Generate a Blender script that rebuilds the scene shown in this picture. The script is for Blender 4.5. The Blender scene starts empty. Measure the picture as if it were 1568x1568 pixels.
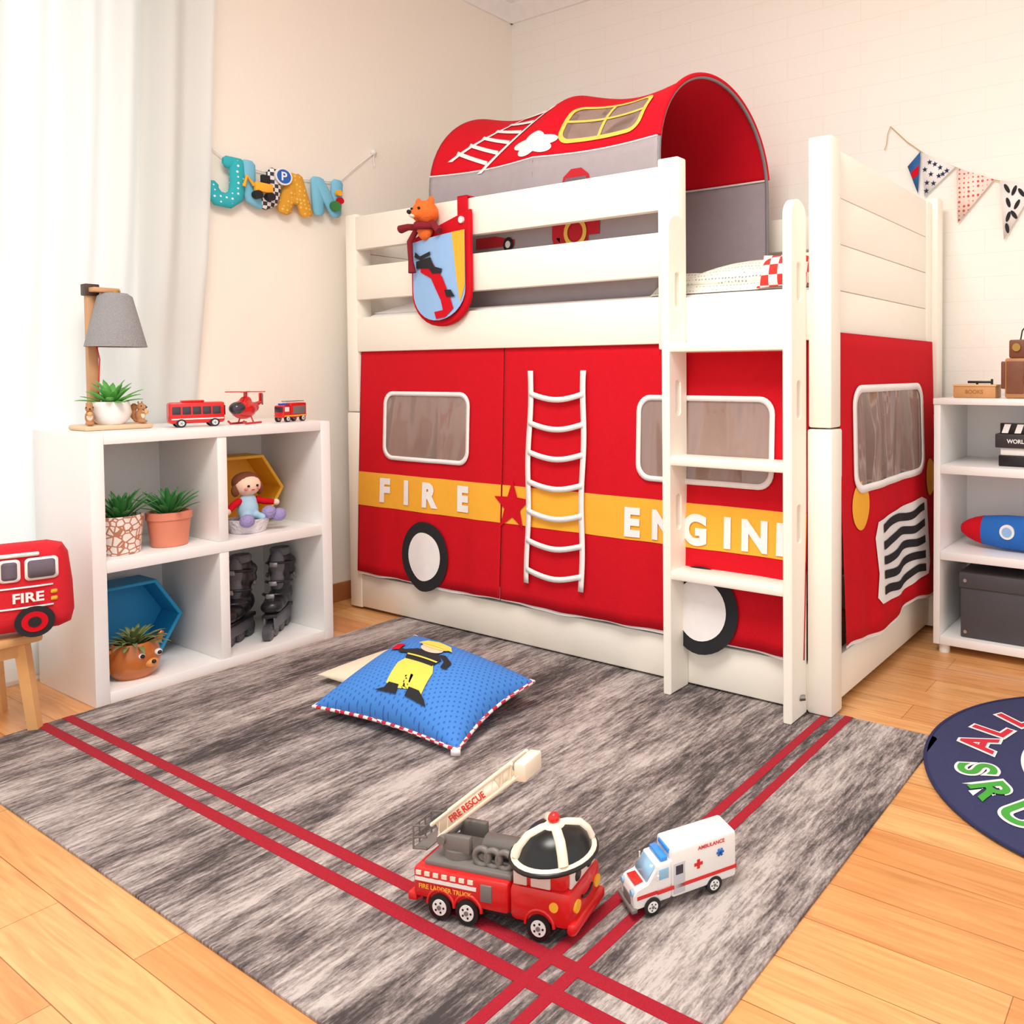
import bpy, bmesh, random
from math import *
from mathutils import Vector, Matrix, Euler
random.seed(4)
SC=bpy.context.scene
COL=bpy.context.collection
# ------------------------------------------------------------------ materials
def lin(c):
    c=c/255.
    return c/12.92 if c<=.04045 else ((c+.055)/1.055)**2.4
def rgb(c): return (lin(c[0]),lin(c[1]),lin(c[2]),1)
_m={}
def M(name,c=(200,200,200),rough=.6,metal=0,var=.06,scale=30,bump=0,bscale=200,coat=0,trans=0,alpha=1,emis=0,spec=.5):
    if name in _m: return _m[name]
    m=bpy.data.materials.new(name);m.use_nodes=True
    nt=m.node_tree;b=nt.nodes['Principled BSDF'];L=nt.links
    tc=nt.nodes.new('ShaderNodeTexCoord')
    n=nt.nodes.new('ShaderNodeTexNoise');n.inputs['Scale'].default_value=scale;n.inputs['Detail'].default_value=4
    L.new(tc.outputs['Object'],n.inputs['Vector'])
    mx=nt.nodes.new('ShaderNodeMix');mx.data_type='RGBA'
    k=rgb(c);mx.inputs[6].default_value=tuple(x*(1-var) for x in k[:3])+(1,)
    mx.inputs[7].default_value=tuple(min(1,x*(1+var)) for x in k[:3])+(1,)
    L.new(n.outputs[0],mx.inputs[0]);L.new(mx.outputs[2],b.inputs['Base Color'])
    b.inputs['Roughness'].default_value=rough;b.inputs['Metallic'].default_value=metal
    b.inputs['Specular IOR Level'].default_value=spec
    b.inputs['Coat Weight'].default_value=coat
    b.inputs['Transmission Weight'].default_value=trans
    b.inputs['Alpha'].default_value=alpha
    if bump:
        n2=nt.nodes.new('ShaderNodeTexNoise');n2.inputs['Scale'].default_value=bscale
        L.new(tc.outputs['Object'],n2.inputs['Vector'])
        bp=nt.nodes.new('ShaderNodeBump');bp.inputs['Strength'].default_value=bump;bp.inputs['Distance'].default_value=.01
        L.new(n2.outputs[0],bp.inputs['Height']);L.new(bp.outputs[0],b.inputs['Normal'])
    _m[name]=m;return m
def dots(nm,c1,c2,sc,th,rnd=.5,rough=.9):
    m=M(nm,c1,rough);nt=m.node_tree;vo=nt.nodes.new('ShaderNodeTexVoronoi');vo.inputs['Scale'].default_value=sc;vo.inputs['Randomness'].default_value=rnd
    tc=nt.nodes.new('ShaderNodeTexCoord');nt.links.new(tc.outputs['Object'],vo.inputs['Vector']);rp=nt.nodes.new('ShaderNodeValToRGB');rp.color_ramp.interpolation='CONSTANT'
    rp.color_ramp.elements[0].color=rgb(c2);rp.color_ramp.elements[1].position=th;rp.color_ramp.elements[1].color=rgb(c1)
    nt.links.new(vo.outputs[0],rp.inputs[0]);nt.links.new(rp.outputs[0],nt.nodes['Principled BSDF'].inputs['Base Color']);return m
RED=M('red_fabric',(206,14,32),.85,bump=.15,bscale=400,spec=.2)
REDP=M('red_plastic',(215,25,25),.3,coat=.4)
YEL=M('yellow_fabric',(248,180,60),.85,spec=.2)
WHF=M('white_fabric',(245,240,238),.85,spec=.2)
GREYF=M('grey_fabric',(172,162,166),.9,spec=.2,bump=.1,bscale=400)
BLK=M('black_fabric',(28,27,32),.8)
BLKP=M('black_plastic',(22,22,24),.3)
BEDW=M('bed_white_wood',(252,246,233),.4,var=.02,scale=8)
SHW=M('shelf_white_laminate',(246,244,242),.3,var=.01)
WHP=M('white_plastic',(240,238,235),.3,var=.02)
WOOD=M('light_wood',(222,170,110),.5,var=.12,scale=25)
CREAM=M('cream_plastic',(243,233,212),.4)
GREYP=M('grey_plastic',(120,115,112),.4)
# ------------------------------------------------------------------ helpers
CUR=[None]
def grp(name,loc=(0,0,0),rot=(0,0,0),scale=1):
    e=bpy.data.objects.new(name,None);e.empty_display_size=.05
    e.location=loc;e.rotation_euler=rot;e.scale=(scale,)*3
    COL.objects.link(e);CUR[0]=e;return e
def top(): CUR[0]=None
def fin(bm,name,mat,smooth=35,solid=0):
    bmesh.ops.remove_doubles(bm,verts=bm.verts,dist=1e-6)
    bm.normal_update()
    for f in bm.faces: f.smooth=smooth>0
    if smooth>0:
        for e in bm.edges:
            if len(e.link_faces)==2 and e.calc_face_angle(0)>radians(smooth): e.smooth=False
    me=bpy.data.meshes.new(name);bm.to_mesh(me);bm.free()
    o=bpy.data.objects.new(name,me);COL.objects.link(o)
    if mat: me.materials.append(mat)
    if CUR[0]: o.parent=CUR[0]
    if solid:
        s=o.modifiers.new('s','SOLIDIFY');s.thickness=solid;s.offset=0
    return o
def box(name,lo,hi,mat,bev=.003,rot=None,piv=None):
    bm=bmesh.new();bmesh.ops.create_cube(bm,size=1)
    lo=Vector(lo);hi=Vector(hi);c=(lo+hi)/2;d=hi-lo
    for v in bm.verts: v.co=Vector((v.co.x*d.x,v.co.y*d.y,v.co.z*d.z))
    if bev: bmesh.ops.bevel(bm,geom=bm.edges[:],offset=min(bev,min(d)*.45),segments=2,affect='EDGES',profile=.5)
    if rot: bmesh.ops.rotate(bm,verts=bm.verts,matrix=Euler(rot).to_matrix(),cent=(Vector(piv)-c) if piv else (0,0,0))
    bmesh.ops.translate(bm,verts=bm.verts,vec=c)
    return fin(bm,name,mat,30)
def frame(d):
    d=d.normalized();a=Vector((0,0,1)) if abs(d.z)<.9 else Vector((1,0,0))
    u=d.cross(a).normalized();return u,d.cross(u).normalized()
def tube(name,pts,r,mat,seg=12,closed=False,post=None):
    pts=[Vector(p) for p in pts];n=len(pts);bm=bmesh.new();rings=[]
    rs=r if isinstance(r,(list,tuple)) else [r]*n
    pu=None
    for i,p in enumerate(pts):
        if closed: d=pts[(i+1)%n]-pts[i-1]
        else: d=pts[min(i+1,n-1)]-pts[max(i-1,0)]
        d.normalize()
        if pu is None: u,_=frame(d)
        else: u=(pu-d*pu.dot(d)).normalized()
        pu=u;v=d.cross(u)
        rings.append([bm.verts.new(p+(u*cos(2*pi*k/seg)+v*sin(2*pi*k/seg))*rs[i]) for k in range(seg)])
    m=n if closed else n-1
    for i in range(m):
        a=rings[i];b=rings[(i+1)%n]
        for k in range(seg): bm.faces.new((a[k],a[(k+1)%seg],b[(k+1)%seg],b[k]))
    if not closed:
        bm.faces.new(rings[0][::-1]);bm.faces.new(rings[-1])
    if post:
        for v in bm.verts: v.co=post(v.co)
    bmesh.ops.recalc_face_normals(bm,faces=bm.faces)
    return fin(bm,name,mat,50)
def cyl(name,a,b,r0,mat,r1=None,seg=28): return tube(name,[a,b],[r0,r0 if r1 is None else r1],mat,seg)
def lathe(name,prof,c,mat,seg=36,smooth=40):
    bm=bmesh.new();rings=[]
    for r,z in prof:
        rings.append([bm.verts.new((c[0]+r*cos(2*pi*k/seg),c[1]+r*sin(2*pi*k/seg),c[2]+z)) for k in range(seg)])
    for a,b in zip(rings,rings[1:]):
        for k in range(seg):
            try: bm.faces.new((a[k],a[(k+1)%seg],b[(k+1)%seg],b[k]))
            except: pass
    return fin(bm,name,mat,smooth)
def sph(name,c,r,mat,rot=None,seg=24):
    bm=bmesh.new();bmesh.ops.create_uvsphere(bm,u_segments=seg,v_segments=seg//2+2,radius=1)
    if not isinstance(r,(tuple,list)): r=(r,r,r)
    for v in bm.verts: v.co=Vector((v.co.x*r[0],v.co.y*r[1],v.co.z*r[2]))
    if rot: bmesh.ops.rotate(bm,verts=bm.verts,matrix=Euler(rot).to_matrix(),cent=(0,0,0))
    bmesh.ops.translate(bm,verts=bm.verts,vec=c)
    return fin(bm,name,mat,180)
def blob(name,parts,mat,vox=.004):
    bm=bmesh.new()
    for c,r in parts:
        if not isinstance(r,(tuple,list)): r=(r,r,r)
        g=bmesh.ops.create_icosphere(bm,subdivisions=3,radius=1)
        for v in g['verts']: v.co=Vector((v.co.x*r[0]+c[0],v.co.y*r[1]+c[1],v.co.z*r[2]+c[2]))
    o=fin(bm,name,mat,180)
    m=o.modifiers.new('r','REMESH');m.mode='VOXEL';m.voxel_size=vox;m.use_smooth_shade=True
    s=o.modifiers.new('s','SMOOTH');s.iterations=4;s.factor=.5
    return o
def surf(name,fn,us,vs,mat,solid=0):
    bm=bmesh.new();g=[[bm.verts.new(fn(u,v)) for v in vs] for u in us]
    for i in range(len(us)-1):
        for j in range(len(vs)-1): bm.faces.new((g[i][j],g[i+1][j],g[i+1][j+1],g[i][j+1]))
    return fin(bm,name,mat,60,solid)
def lsp(a,b,n): return [a+(b-a)*i/(n-1) for i in range(n)]
def cutmap(bm,fn,cut):
    bmesh.ops.triangulate(bm,faces=bm.faces[:])
    xs=[v.co.x for v in bm.verts];ys=[v.co.y for v in bm.verts]
    if cut:
        for ax,vals in((0,xs),(1,ys)):
            a,b=min(vals),max(vals);n=int((b-a)/cut)
            for i in range(1,n+1):
                p=[0,0,0];p[ax]=a+(b-a)*i/(n+1);q=[0,0,0];q[ax]=1
                bmesh.ops.bisect_plane(bm,geom=bm.verts[:]+bm.edges[:]+bm.faces[:],plane_co=p,plane_no=q)
    for v in bm.verts: v.co=fn(v.co.x,v.co.y)
def decal(name,pts,fn,mat,cut=.04,solid=0):
    bm=bmesh.new();f=bm.faces.new([bm.verts.new((p[0],p[1],0)) for p in pts])
    cutmap(bm,fn,cut);return fin(bm,name,mat,60,solid)
def ring(name,outer,inner,fn,mat,solid=0):
    o2=[];i2=[];n=len(outer)
    for i in range(n):
        a,b=outer[i],outer[(i+1)%n];c,d=inner[i],inner[(i+1)%n]
        k=max(1,int(hypot(a[0]-b[0],a[1]-b[1])/.025))
        for j in range(k):
            t=j/k;o2.append((a[0]+(b[0]-a[0])*t,a[1]+(b[1]-a[1])*t));i2.append((c[0]+(d[0]-c[0])*t,c[1]+(d[1]-c[1])*t))
    bm=bmesh.new();n=len(o2);a=[bm.verts.new(fn(*p)) for p in o2];b=[bm.verts.new(fn(*p)) for p in i2]
    for i in range(n): bm.faces.new((a[i],a[(i+1)%n],b[(i+1)%n],b[i]))
    return fin(bm,name,mat,60,solid)
def textmesh(s,size,bold=.0,extrude=0,bevel=0):
    c=bpy.data.curves.new('t','FONT');c.body=s;c.size=size;c.offset=bold;c.align_x='CENTER';c.align_y='CENTER';c.extrude=extrude;c.bevel_depth=bevel
    o=bpy.data.objects.new('t',c);COL.objects.link(o);bpy.context.view_layer.update()
    me=bpy.data.meshes.new_from_object(o.evaluated_get(bpy.context.evaluated_depsgraph_get()))
    bpy.data.objects.remove(o);return me
def text(name,s,size,fn,mat,bold=.004,cut=.05,wx=1,rot=0,at=(0,0)):
    me=textmesh(s,size,bold);bm=bmesh.new();bm.from_mesh(me)
    cx=(max(v.co.x for v in bm.verts)+min(v.co.x for v in bm.verts))/2;cy=(max(v.co.y for v in bm.verts)+min(v.co.y for v in bm.verts))/2
    for v in bm.verts:
        x=(v.co.x-cx)*wx;y=v.co.y-cy
        v.co=Vector((at[0]+x*cos(rot)-y*sin(rot),at[1]+x*sin(rot)+y*cos(rot),0))
    cutmap(bm,fn,cut);return fin(bm,name,mat,60)
def plate(name,outer,holes,t,fn,mat,bev=.003,res=0):
    c=bpy.data.curves.new('p','CURVE');c.dimensions='2D';c.fill_mode='BOTH';c.extrude=t/2-bev;c.bevel_depth=bev;c.offset=-bev;c.bevel_resolution=res
    for pl in [outer]+holes:
        s=c.splines.new('POLY');s.points.add(len(pl)-1)
        for i,p in enumerate(pl): s.points[i].co=(p[0],p[1],0,1)
        s.use_cyclic_u=True
    o=bpy.data.objects.new('p',c);COL.objects.link(o);bpy.context.view_layer.update()
    me=bpy.data.meshes.new_from_object(o.evaluated_get(bpy.context.evaluated_depsgraph_get()));bpy.data.objects.remove(o)
    bm=bmesh.new();bm.from_mesh(me)
    bmesh.ops.remove_doubles(bm,verts=bm.verts,dist=1e-5)
    for v in bm.verts: v.co=fn(*v.co)
    bmesh.ops.recalc_face_normals(bm,faces=bm.faces)
    return fin(bm,name,mat,35)
def rrect(x0,y0,x1,y1,r,n=6):
    p=[]
    for cx,cy,a in((x1-r,y1-r,0),(x0+r,y1-r,90),(x0+r,y0+r,180),(x1-r,y0+r,270)):
        for i in range(n+1):
            t=radians(a+90*i/n);p.append((cx+r*cos(t),cy+r*sin(t)))
    return p
def circ(cx,cy,r,n=36,ry=None): return [(cx+r*cos(2*pi*i/n),cy+(ry or r)*sin(2*pi*i/n)) for i in range(n)]
def star(cx,cy,R,r=None,n=5,rot=90): return [(cx+(R if i%2==0 else (r or R*.42))*cos(radians(rot+180*i/n)),cy+(R if i%2==0 else (r or R*.42))*sin(radians(rot+180*i/n))) for i in range(2*n)]
def wheel(name,c,ax,r,w,hub=WHP,tire=BLKP):
    a=Vector(ax).normalized();c=Vector(c)
    cyl(name+'_tire',c-a*w/2,c+a*w/2,r,tire)
    cyl(name+'_hub',c-a*(w/2+.001),c+a*(w/2+.001),r*.62,hub)
    for k in range(5):
        t=2*pi*k/5;u,v=frame(a);q=c+(u*cos(t)+v*sin(t))*r*.38
        cyl(name+'_hole_%d'%k,q-a*(w/2+.0015),q+a*(w/2+.0015),r*.09,BLKP,seg=8)
    cyl(name+'_cap',c-a*(w/2+.0025),c+a*(w/2+.0025),r*.18,GREYP,seg=12)
def leaf(bm,b,az,el,ln,w,droop=.3,n=6):
    b=Vector(b);h=Vector((cos(az),sin(az),0));s=Vector((-sin(az),cos(az),0));p=b;prev=None;e=el
    for i in range(n+1):
        t=i/n;ww=w*sin(pi*min(1,(t*.85+.12)))**.8*(1 if t<1 else .02)
        l=bm.verts.new(p-s*ww/2+Vector((0,0,ww*.15)));c=bm.verts.new(p);r=bm.verts.new(p+s*ww/2+Vector((0,0,ww*.15)))
        if prev:
            bm.faces.new((prev[0],prev[1],c,l));bm.faces.new((prev[1],prev[2],r,c))
        prev=(l,c,r)
        p=p+(h*cos(e)+Vector((0,0,sin(e))))*ln/n;e-=droop/n
def plant(name,c,n,ln,w,mat,els=(20,85),droop=.4,spread=.01):
    bm=bmesh.new()
    for i in range(n):
        f=i/n;az=i*2.4+random.uniform(-.2,.2);el=radians(els[0]+(els[1]-els[0])*f)
        leaf(bm,(c[0]+cos(az)*spread*(1-f),c[1]+sin(az)*spread*(1-f),c[2]),az,el,ln*random.uniform(.8,1.1),w,droop)
    return fin(bm,name,mat,60,.0015)
# ------------------------------------------------------------------ camera
R_=.5343;p_=.0296;r_=-.0031
R0=Vector((cos(R_),sin(R_),0));F0=Vector((-sin(R_),cos(R_),0));U0=Vector((0,0,1))
F=F0*cos(p_)-U0*sin(p_);U=U0*cos(p_)+F0*sin(p_)
Rt=R0*cos(r_)+U*sin(r_);Up=-R0*sin(r_)+U*cos(r_)
cd=bpy.data.cameras.new('camera');co=bpy.data.objects.new('camera',cd);COL.objects.link(co)
mt=Matrix((Rt,Up,-F)).transposed().to_4x4();mt.translation=Vector((2.9756,-1.948,.9306));co.matrix_world=mt
cd.sensor_width=36;cd.lens=1232.18/1568*36;cd.shift_x=(784-1138.18)/1568;cd.shift_y=(607.46-784)/1568;cd.clip_start=.05
SC.camera=co
# ------------------------------------------------------------------ room
WX=-.13;WY=1.01;CZ=2.765;XR=4.8;YF=-3.8
def wallmat(name,c1,brick):
    m=bpy.data.materials.new(name);m.use_nodes=True;nt=m.node_tree;L=nt.links;b=nt.nodes['Principled BSDF']
    b.inputs['Roughness'].default_value=.8;b.inputs['Base Color'].default_value=rgb(c1);b.inputs['Specular IOR Level'].default_value=.2
    tc=nt.nodes.new('ShaderNodeTexCoord');n=nt.nodes.new('ShaderNodeTexNoise');n.inputs['Scale'].default_value=60
    L.new(tc.outputs['Object'],n.inputs['Vector'])
    bp=nt.nodes.new('ShaderNodeBump');bp.inputs['Strength'].default_value=.08;bp.inputs['Distance'].default_value=.01
    L.new(n.outputs[0],bp.inputs['Height']);L.new(bp.outputs[0],b.inputs['Normal'])
    if brick:
        mp=nt.nodes.new('ShaderNodeMapping');mp.inputs['Rotation'].default_value=(radians(90),0,0)
        L.new(tc.outputs['Object'],mp.inputs['Vector'])
        br=nt.nodes.new('ShaderNodeTexBrick');br.inputs['Scale'].default_value=1;br.inputs['Brick Width'].default_value=.32;br.inputs['Row Height'].default_value=.085
        br.inputs['Mortar Size'].default_value=.0015;k=rgb(c1)
        br.inputs['Color1'].default_value=k;br.inputs['Color2'].default_value=k;br.inputs['Mortar'].default_value=(k[0]*.95,k[1]*.935,k[2]*.92,1)
        L.new(mp.outputs[0],br.inputs['Vector']);L.new(br.outputs[0],b.inputs['Base Color'])
    return m
WL=wallmat('wall_left_paint',(251,243,231),False);WB=wallmat('wall_back_wallpaper',(250,246,238),True)
fm=bpy.data.materials.new('oak_parquet');fm.use_nodes=True;nt=fm.node_tree;L=nt.links;b=nt.nodes['Principled BSDF']
tc=nt.nodes.new('ShaderNodeTexCoord')
br=nt.nodes.new('ShaderNodeTexBrick');br.inputs['Scale'].default_value=1;br.inputs['Brick Width'].default_value=.75;br.inputs['Row Height'].default_value=.105
br.inputs['Mortar Size'].default_value=.0008;br.offset=.37;br.inputs['Bias'].default_value=0
br.inputs['Color1'].default_value=rgb((235,180,120));br.inputs['Color2'].default_value=rgb((220,152,92));br.inputs['Mortar'].default_value=rgb((160,100,56))
L.new(tc.outputs['Object'],br.inputs['Vector'])
mp=nt.nodes.new('ShaderNodeMapping');mp.inputs['Scale'].default_value=(2.2,34,1);L.new(tc.outputs['Object'],mp.inputs['Vector'])
n=nt.nodes.new('ShaderNodeTexNoise');n.inputs['Scale'].default_value=1.6;n.inputs['Detail'].default_value=8;n.inputs['Distortion'].default_value=1.4;L.new(mp.outputs[0],n.inputs['Vector'])
rp=nt.nodes.new('ShaderNodeValToRGB');rp.color_ramp.elements[0].position=.3;rp.color_ramp.elements[0].color=(.76,.71,.64,1);rp.color_ramp.elements[1].position=.68;rp.color_ramp.elements[1].color=(1.06,1.05,1.04,1)
L.new(n.outputs[0],rp.inputs[0])
mx=nt.nodes.new('ShaderNodeMix');mx.data_type='RGBA';mx.blend_type='MULTIPLY';mx.inputs[0].default_value=1
L.new(br.outputs[0],mx.inputs[6]);L.new(rp.outputs[0],mx.inputs[7]);L.new(mx.outputs[2],b.inputs['Base Color'])
b.inputs['Roughness'].default_value=.26
top()
box('floor',(WX-.3,YF,-.1),(XR,WY+.3,0),fm,0)
box('ceiling',(WX-.3,YF,CZ),(XR,WY+.3,CZ+.1),M('ceiling_white',(250,248,246),.8),0)
box('wall_back',(WX-.3,WY,-.1),(XR,WY+.15,CZ+.1),WB,0)
WYA,WYB,WZ0,WZ1=-2.5,-.66,.12,2.55
wl=grp('wall_left')
box('wall_solid',(WX-.2,WYB,-.1),(WX,WY+.15,CZ+.1),WL,0)
box('wall_near',(WX-.2,YF,-.1),(WX,WYA,CZ+.1),WL,0)
box('wall_above',(WX-.2,WYA,WZ1),(WX,WYB,CZ+.1),WL,0)
box('wall_below',(WX-.2,WYA,-.1),(WX,WYB,WZ0),WL,0)
grp('window_1')
for nm,a,c in(('frame_left',WYA,WYA+.07),('frame_right',WYB-.07,WYB),('mullion',(WYA+WYB)/2-.04,(WYA+WYB)/2+.04)):
    box(nm,(WX-.14,a,WZ0),(WX-.08,c,WZ1),WHP)
box('frame_top',(WX-.14,WYA,WZ1-.07),(WX-.08,WYB,WZ1),WHP);box('frame_bottom',(WX-.14,WYA,WZ0),(WX-.08,WYB,WZ0+.07),WHP)
top()
BRW=M('baseboard_wood',(170,105,60),.4,var=.15)
box('baseboard_left',(WX,-.2,0),(WX+.014,WY,.075),BRW)
box('baseboard_back',(WX,WY-.014,0),(XR,WY,.075),BRW)
TRM=M('cornice_white',(248,245,242),.6)
def cornice(nm,a,bv,nrm):
    bm=bmesh.new();a=Vector(a);bv=Vector(bv);nrm=Vector(nrm);pr=[(0,-.07),(.012,-.07),(.02,-.045),(.05,-.02),(.06,0),(0,0)]
    r1=[bm.verts.new(a+nrm*p[0]+Vector((0,0,p[1]))) for p in pr];r2=[bm.verts.new(bv+nrm*p[0]+Vector((0,0,p[1]))) for p in pr]
    for i in range(6): bm.faces.new((r1[i],r1[(i+1)%6],r2[(i+1)%6],r2[i]))
    return fin(bm,nm,TRM,40)
cornice('trim_1',(WX,YF,CZ),(WX,WY,CZ),(1,0,0));cornice('trim_2',(WX,WY,CZ),(XR,WY,CZ),(0,-1,0))
# curtain
cm=bpy.data.materials.new('sheer_curtain');cm.use_nodes=True;nt=cm.node_tree;nt.nodes.clear()
o=nt.nodes.new('ShaderNodeOutputMaterial');d=nt.nodes.new('ShaderNodeBsdfDiffuse');d.inputs[0].default_value=(.91,.92,.915,1);t=nt.nodes.new('ShaderNodeBsdfTranslucent');t.inputs[0].default_value=(.76,.84,.82,1)
tr=nt.nodes.new('ShaderNodeBsdfTransparent');a1=nt.nodes.new('ShaderNodeMixShader');a1.inputs[0].default_value=.38;a2=nt.nodes.new('ShaderNodeMixShader');a2.inputs[0].default_value=.04
nt.links.new(d.outputs[0],a1.inputs[1]);nt.links.new(t.outputs[0],a1.inputs[2]);nt.links.new(a1.outputs[0],a2.inputs[1]);nt.links.new(tr.outputs[0],a2.inputs[2]);nt.links.new(a2.outputs[0],o.inputs[0])
def cf(s,z):
    edge=-.43-.095*(1-max(0,min(1,(z-.3)/2.2)))
    y=edge+(-2.7-edge)*s
    f=sin(s*120+1.5*sin(z*.8))*.55+sin(s*53+z*.4)*.45
    g=.016 if z<.85 else .016+.03*min(1,(z-.85)/.5)
    return Vector((WX+.006+g*(1+f),y,z))
top();surf('window_curtain',cf,lsp(0,1,600),lsp(.02,CZ-.03,24),cm)
# ------------------------------------------------------------------ bed
grp('loft_bed')
for i,(x,y) in enumerate(((0,0),(2.025,0),(0,.895),(2.035,.895))):
    box('post_upper_%d'%i,(x,y,.783),(x+.068,y+.065,1.556),BEDW,.006)
    box('post_lower_%d'%i,(x-.002,y-.003,.0075),(x+.071,y+.068,.779),BEDW,.006)
def board(nm,x0,x1,z0,z1,y0=.0,y1=.028): box(nm,(x0,y0,z0),(x1,y1,z1),BEDW,.004)
board('rail_top',.063,1.53,1.415,1.545);board('rail_middle',.063,1.53,1.22,1.35);board('beam_front',.063,2.03,1.018,1.152)
box('guard_post',(1.53,-.004,1.0),(1.605,.04,1.566),BEDW,.006)
board('board_bottom_front',.063,2.03,.012,.14)
board('beam_back',.063,2.037,1.018,1.152,.92,.948);board('rail_back_1',.063,2.037,1.22,1.35,.92,.948);board('rail_back_2',.063,2.037,1.415,1.545,.92,.948);board('board_bottom_back',.063,2.037,.012,.14,.92,.948)
for sx,nm in((2.05,'right'),(.02,'left')):
    for i,(a,c) in enumerate(((1.033,1.155),(1.1565,1.282),(1.2835,1.408),(1.4095,1.537))):
        box('end_%s_plank_%d'%(nm,i),(sx,.064,a),(sx+.026,.896,c),BEDW,.003)
    box('end_%s_stile'%nm,(sx+.001,.845,1.034),(sx+.032,.896,1.536),BEDW,.003)
    box('end_%s_bottom'%nm,(sx,.064,.02),(sx+.026,.896,.145),BEDW,.003)
box('slat_base',(.05,.028,1.02),(2.04,.92,1.05),BEDW)
def stile(nm,x):
    top_=[( -.09,.0075),(0,.0075)]+[(-.045+.045*cos(radians(a)),1.34+.045*sin(radians(a))) for a in range(0,181,15)]
    holes=[rrect(-.056,zc-.05,-.034,zc+.05,.0105) for zc in(1.17,.86,.53)]
    plate(nm,top_,holes,.027,lambda a,b_,c:Vector((x+.0135+c,a-.001,b_)),BEDW)
stile('ladder_stile_left',1.605);stile('ladder_stile_right',1.9945)
for i,z in enumerate((1.003,.68,.352)): box('rung_%d'%i,(1.628,-.086,z-.013),(1.998,-.004,z+.013),BEDW,.005)
cyl('bracket',(2.018,-.04,.06),(2.03,-.03,.06),.008,M('steel',(150,150,150),.3,metal=1))
SHT=dots('sheet_dotted',(228,226,214),(140,155,135),85,.27,.2)
grp('mattress')
box('mattress_body',(.07,.035,1.052),(2.03,.915,1.17),WHF,.03)
def pillow(name,co4,th,mat,n=24,pinch=.04,flat=.35,trim=None,ex=.55):
    A,B,C,D=[Vector(c) for c in co4]
    nrm=(B-A).cross(D-A).normalized()
    def base(s,t):
        s2=s+pinch*sin(pi*t)*((1-2*s))*abs(1-2*s)**2
        t2=t+pinch*sin(pi*s)*((1-2*t))*abs(1-2*t)**2
        return A*(1-s2)*(1-t2)+B*s2*(1-t2)+C*s2*t2+D*(1-s2)*t2
    def h(s,t): return (max(0,sin(pi*s))*max(0,sin(pi*t)))**ex
    def up(s,t,o=0): return base(s,t)+nrm*(th*(1-flat)*h(s,t)+o)
    def dn(s,t): return base(s,t)-nrm*th*flat*h(s,t)
    par=[.5-.5*cos(pi*i/n) for i in range(n+1)]
    bm=bmesh.new()
    for f in(up,dn):
        g=[[bm.verts.new(f(a,b_)) for b_ in par] for a in par]
        for i in range(n):
            for j in range(n):
                q=(g[i][j],g[i+1][j],g[i+1][j+1],g[i][j+1]);bm.faces.new(q if f is up else q[::-1])
    fin(bm,name,mat,80)
    if trim:
        pts=[base(i/n,0) for i in range(n)]+[base(1,i/n) for i in range(n)]+[base(1-i/n,1) for i in range(n)]+[base(0,1-i/n) for i in range(n)]
        tube('piping',pts,.005,trim,8,True)
    return up
def qf(u,v):
    x=1.46+.57*u;y=.05+.8*v
    return Vector((x,y,1.168+(.07+.006*sin(u*9+v*5))*min(1,8*v)*min(1,8*(1-v))))
surf('quilt',qf,lsp(0,1,40),lsp(0,1,40),SHT)
GING=M('red_gingham',(225,60,50),.9);nt=GING.node_tree;ck=nt.nodes.new('ShaderNodeTexChecker');ck.inputs['Scale'].default_value=34;ck.inputs[1].default_value=rgb((238,232,225));ck.inputs[2].default_value=rgb((226,52,44))
tc=nt.nodes.new('ShaderNodeTexCoord');nt.links.new(tc.outputs['Object'],ck.inputs[0]);nt.links.new(ck.outputs[0],nt.nodes['Principled BSDF'].inputs['Base Color'])
pillow('bed_pillow',[(1.50,.08,1.2),(2.0,.08,1.2),(2.0,.4,1.23),(1.5,.4,1.23)],.10,SHT)
pillow('gingham_cushion',[(1.84,.045,1.17),(2.02,.045,1.17),(2.02,.07,1.265),(1.85,.07,1.265)],.03,GING)
pillow('folded_sheet',[(.1,.05,1.17),(.55,.05,1.17),(.55,.4,1.18),(.1,.4,1.18)],.09,WHF)
# ------------------------------------------------------------------ front curtain
VIN=bpy.data.materials.new('clear_vinyl');VIN.use_nodes=True;nt=VIN.node_tree;b=nt.nodes['Principled BSDF'];b.inputs['Base Color'].default_value=rgb((150,124,115));b.inputs['Roughness'].default_value=.1;b.inputs['Specular IOR Level'].default_value=.9
tc=nt.nodes.new('ShaderNodeTexCoord');mp=nt.nodes.new('ShaderNodeMapping');mp.inputs['Scale'].default_value=(5,5,1.6);n=nt.nodes.new('ShaderNodeTexNoise');n.inputs['Scale'].default_value=1.3;n.inputs['Detail'].default_value=.6;n.inputs['Distortion'].default_value=.8
bp=nt.nodes.new('ShaderNodeBump');bp.inputs['Strength'].default_value=1;bp.inputs['Distance'].default_value=.10
nt.links.new(tc.outputs['Object'],mp.inputs[0]);nt.links.new(mp.outputs[0],n.inputs[0]);nt.links.new(n.outputs[0],bp.inputs['Height']);nt.links.new(bp.outputs[0],b.inputs['Normal'])
def FC(x,z,off=0):
    k=(1.03-z)/.87
    return Vector((x,.014-.034*k+k*(.0035*sin(x*21+z*3)+.002*sin(x*47+1))-off,z))
def fc(off): return lambda x,z:FC(x,z,off)
grp('play_curtain_front')
def botf(x): return .158+.002*sin(x*9)+.001*sin(x*25)
def piece(nm,x0,x1,n):
    surf(nm,lambda x,t:FC(x,1.03+(botf(x)-1.03)*t),lsp(x0,x1,n),lsp(0,1,24),RED,.002)
    surf(nm+'_lining',lambda x,t:FC(x,.2+(botf(x)-.2-.008-.003*sin(x*13))*t,-.0035),lsp(x0,x1,n),lsp(0,1,5),WHF)
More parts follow.
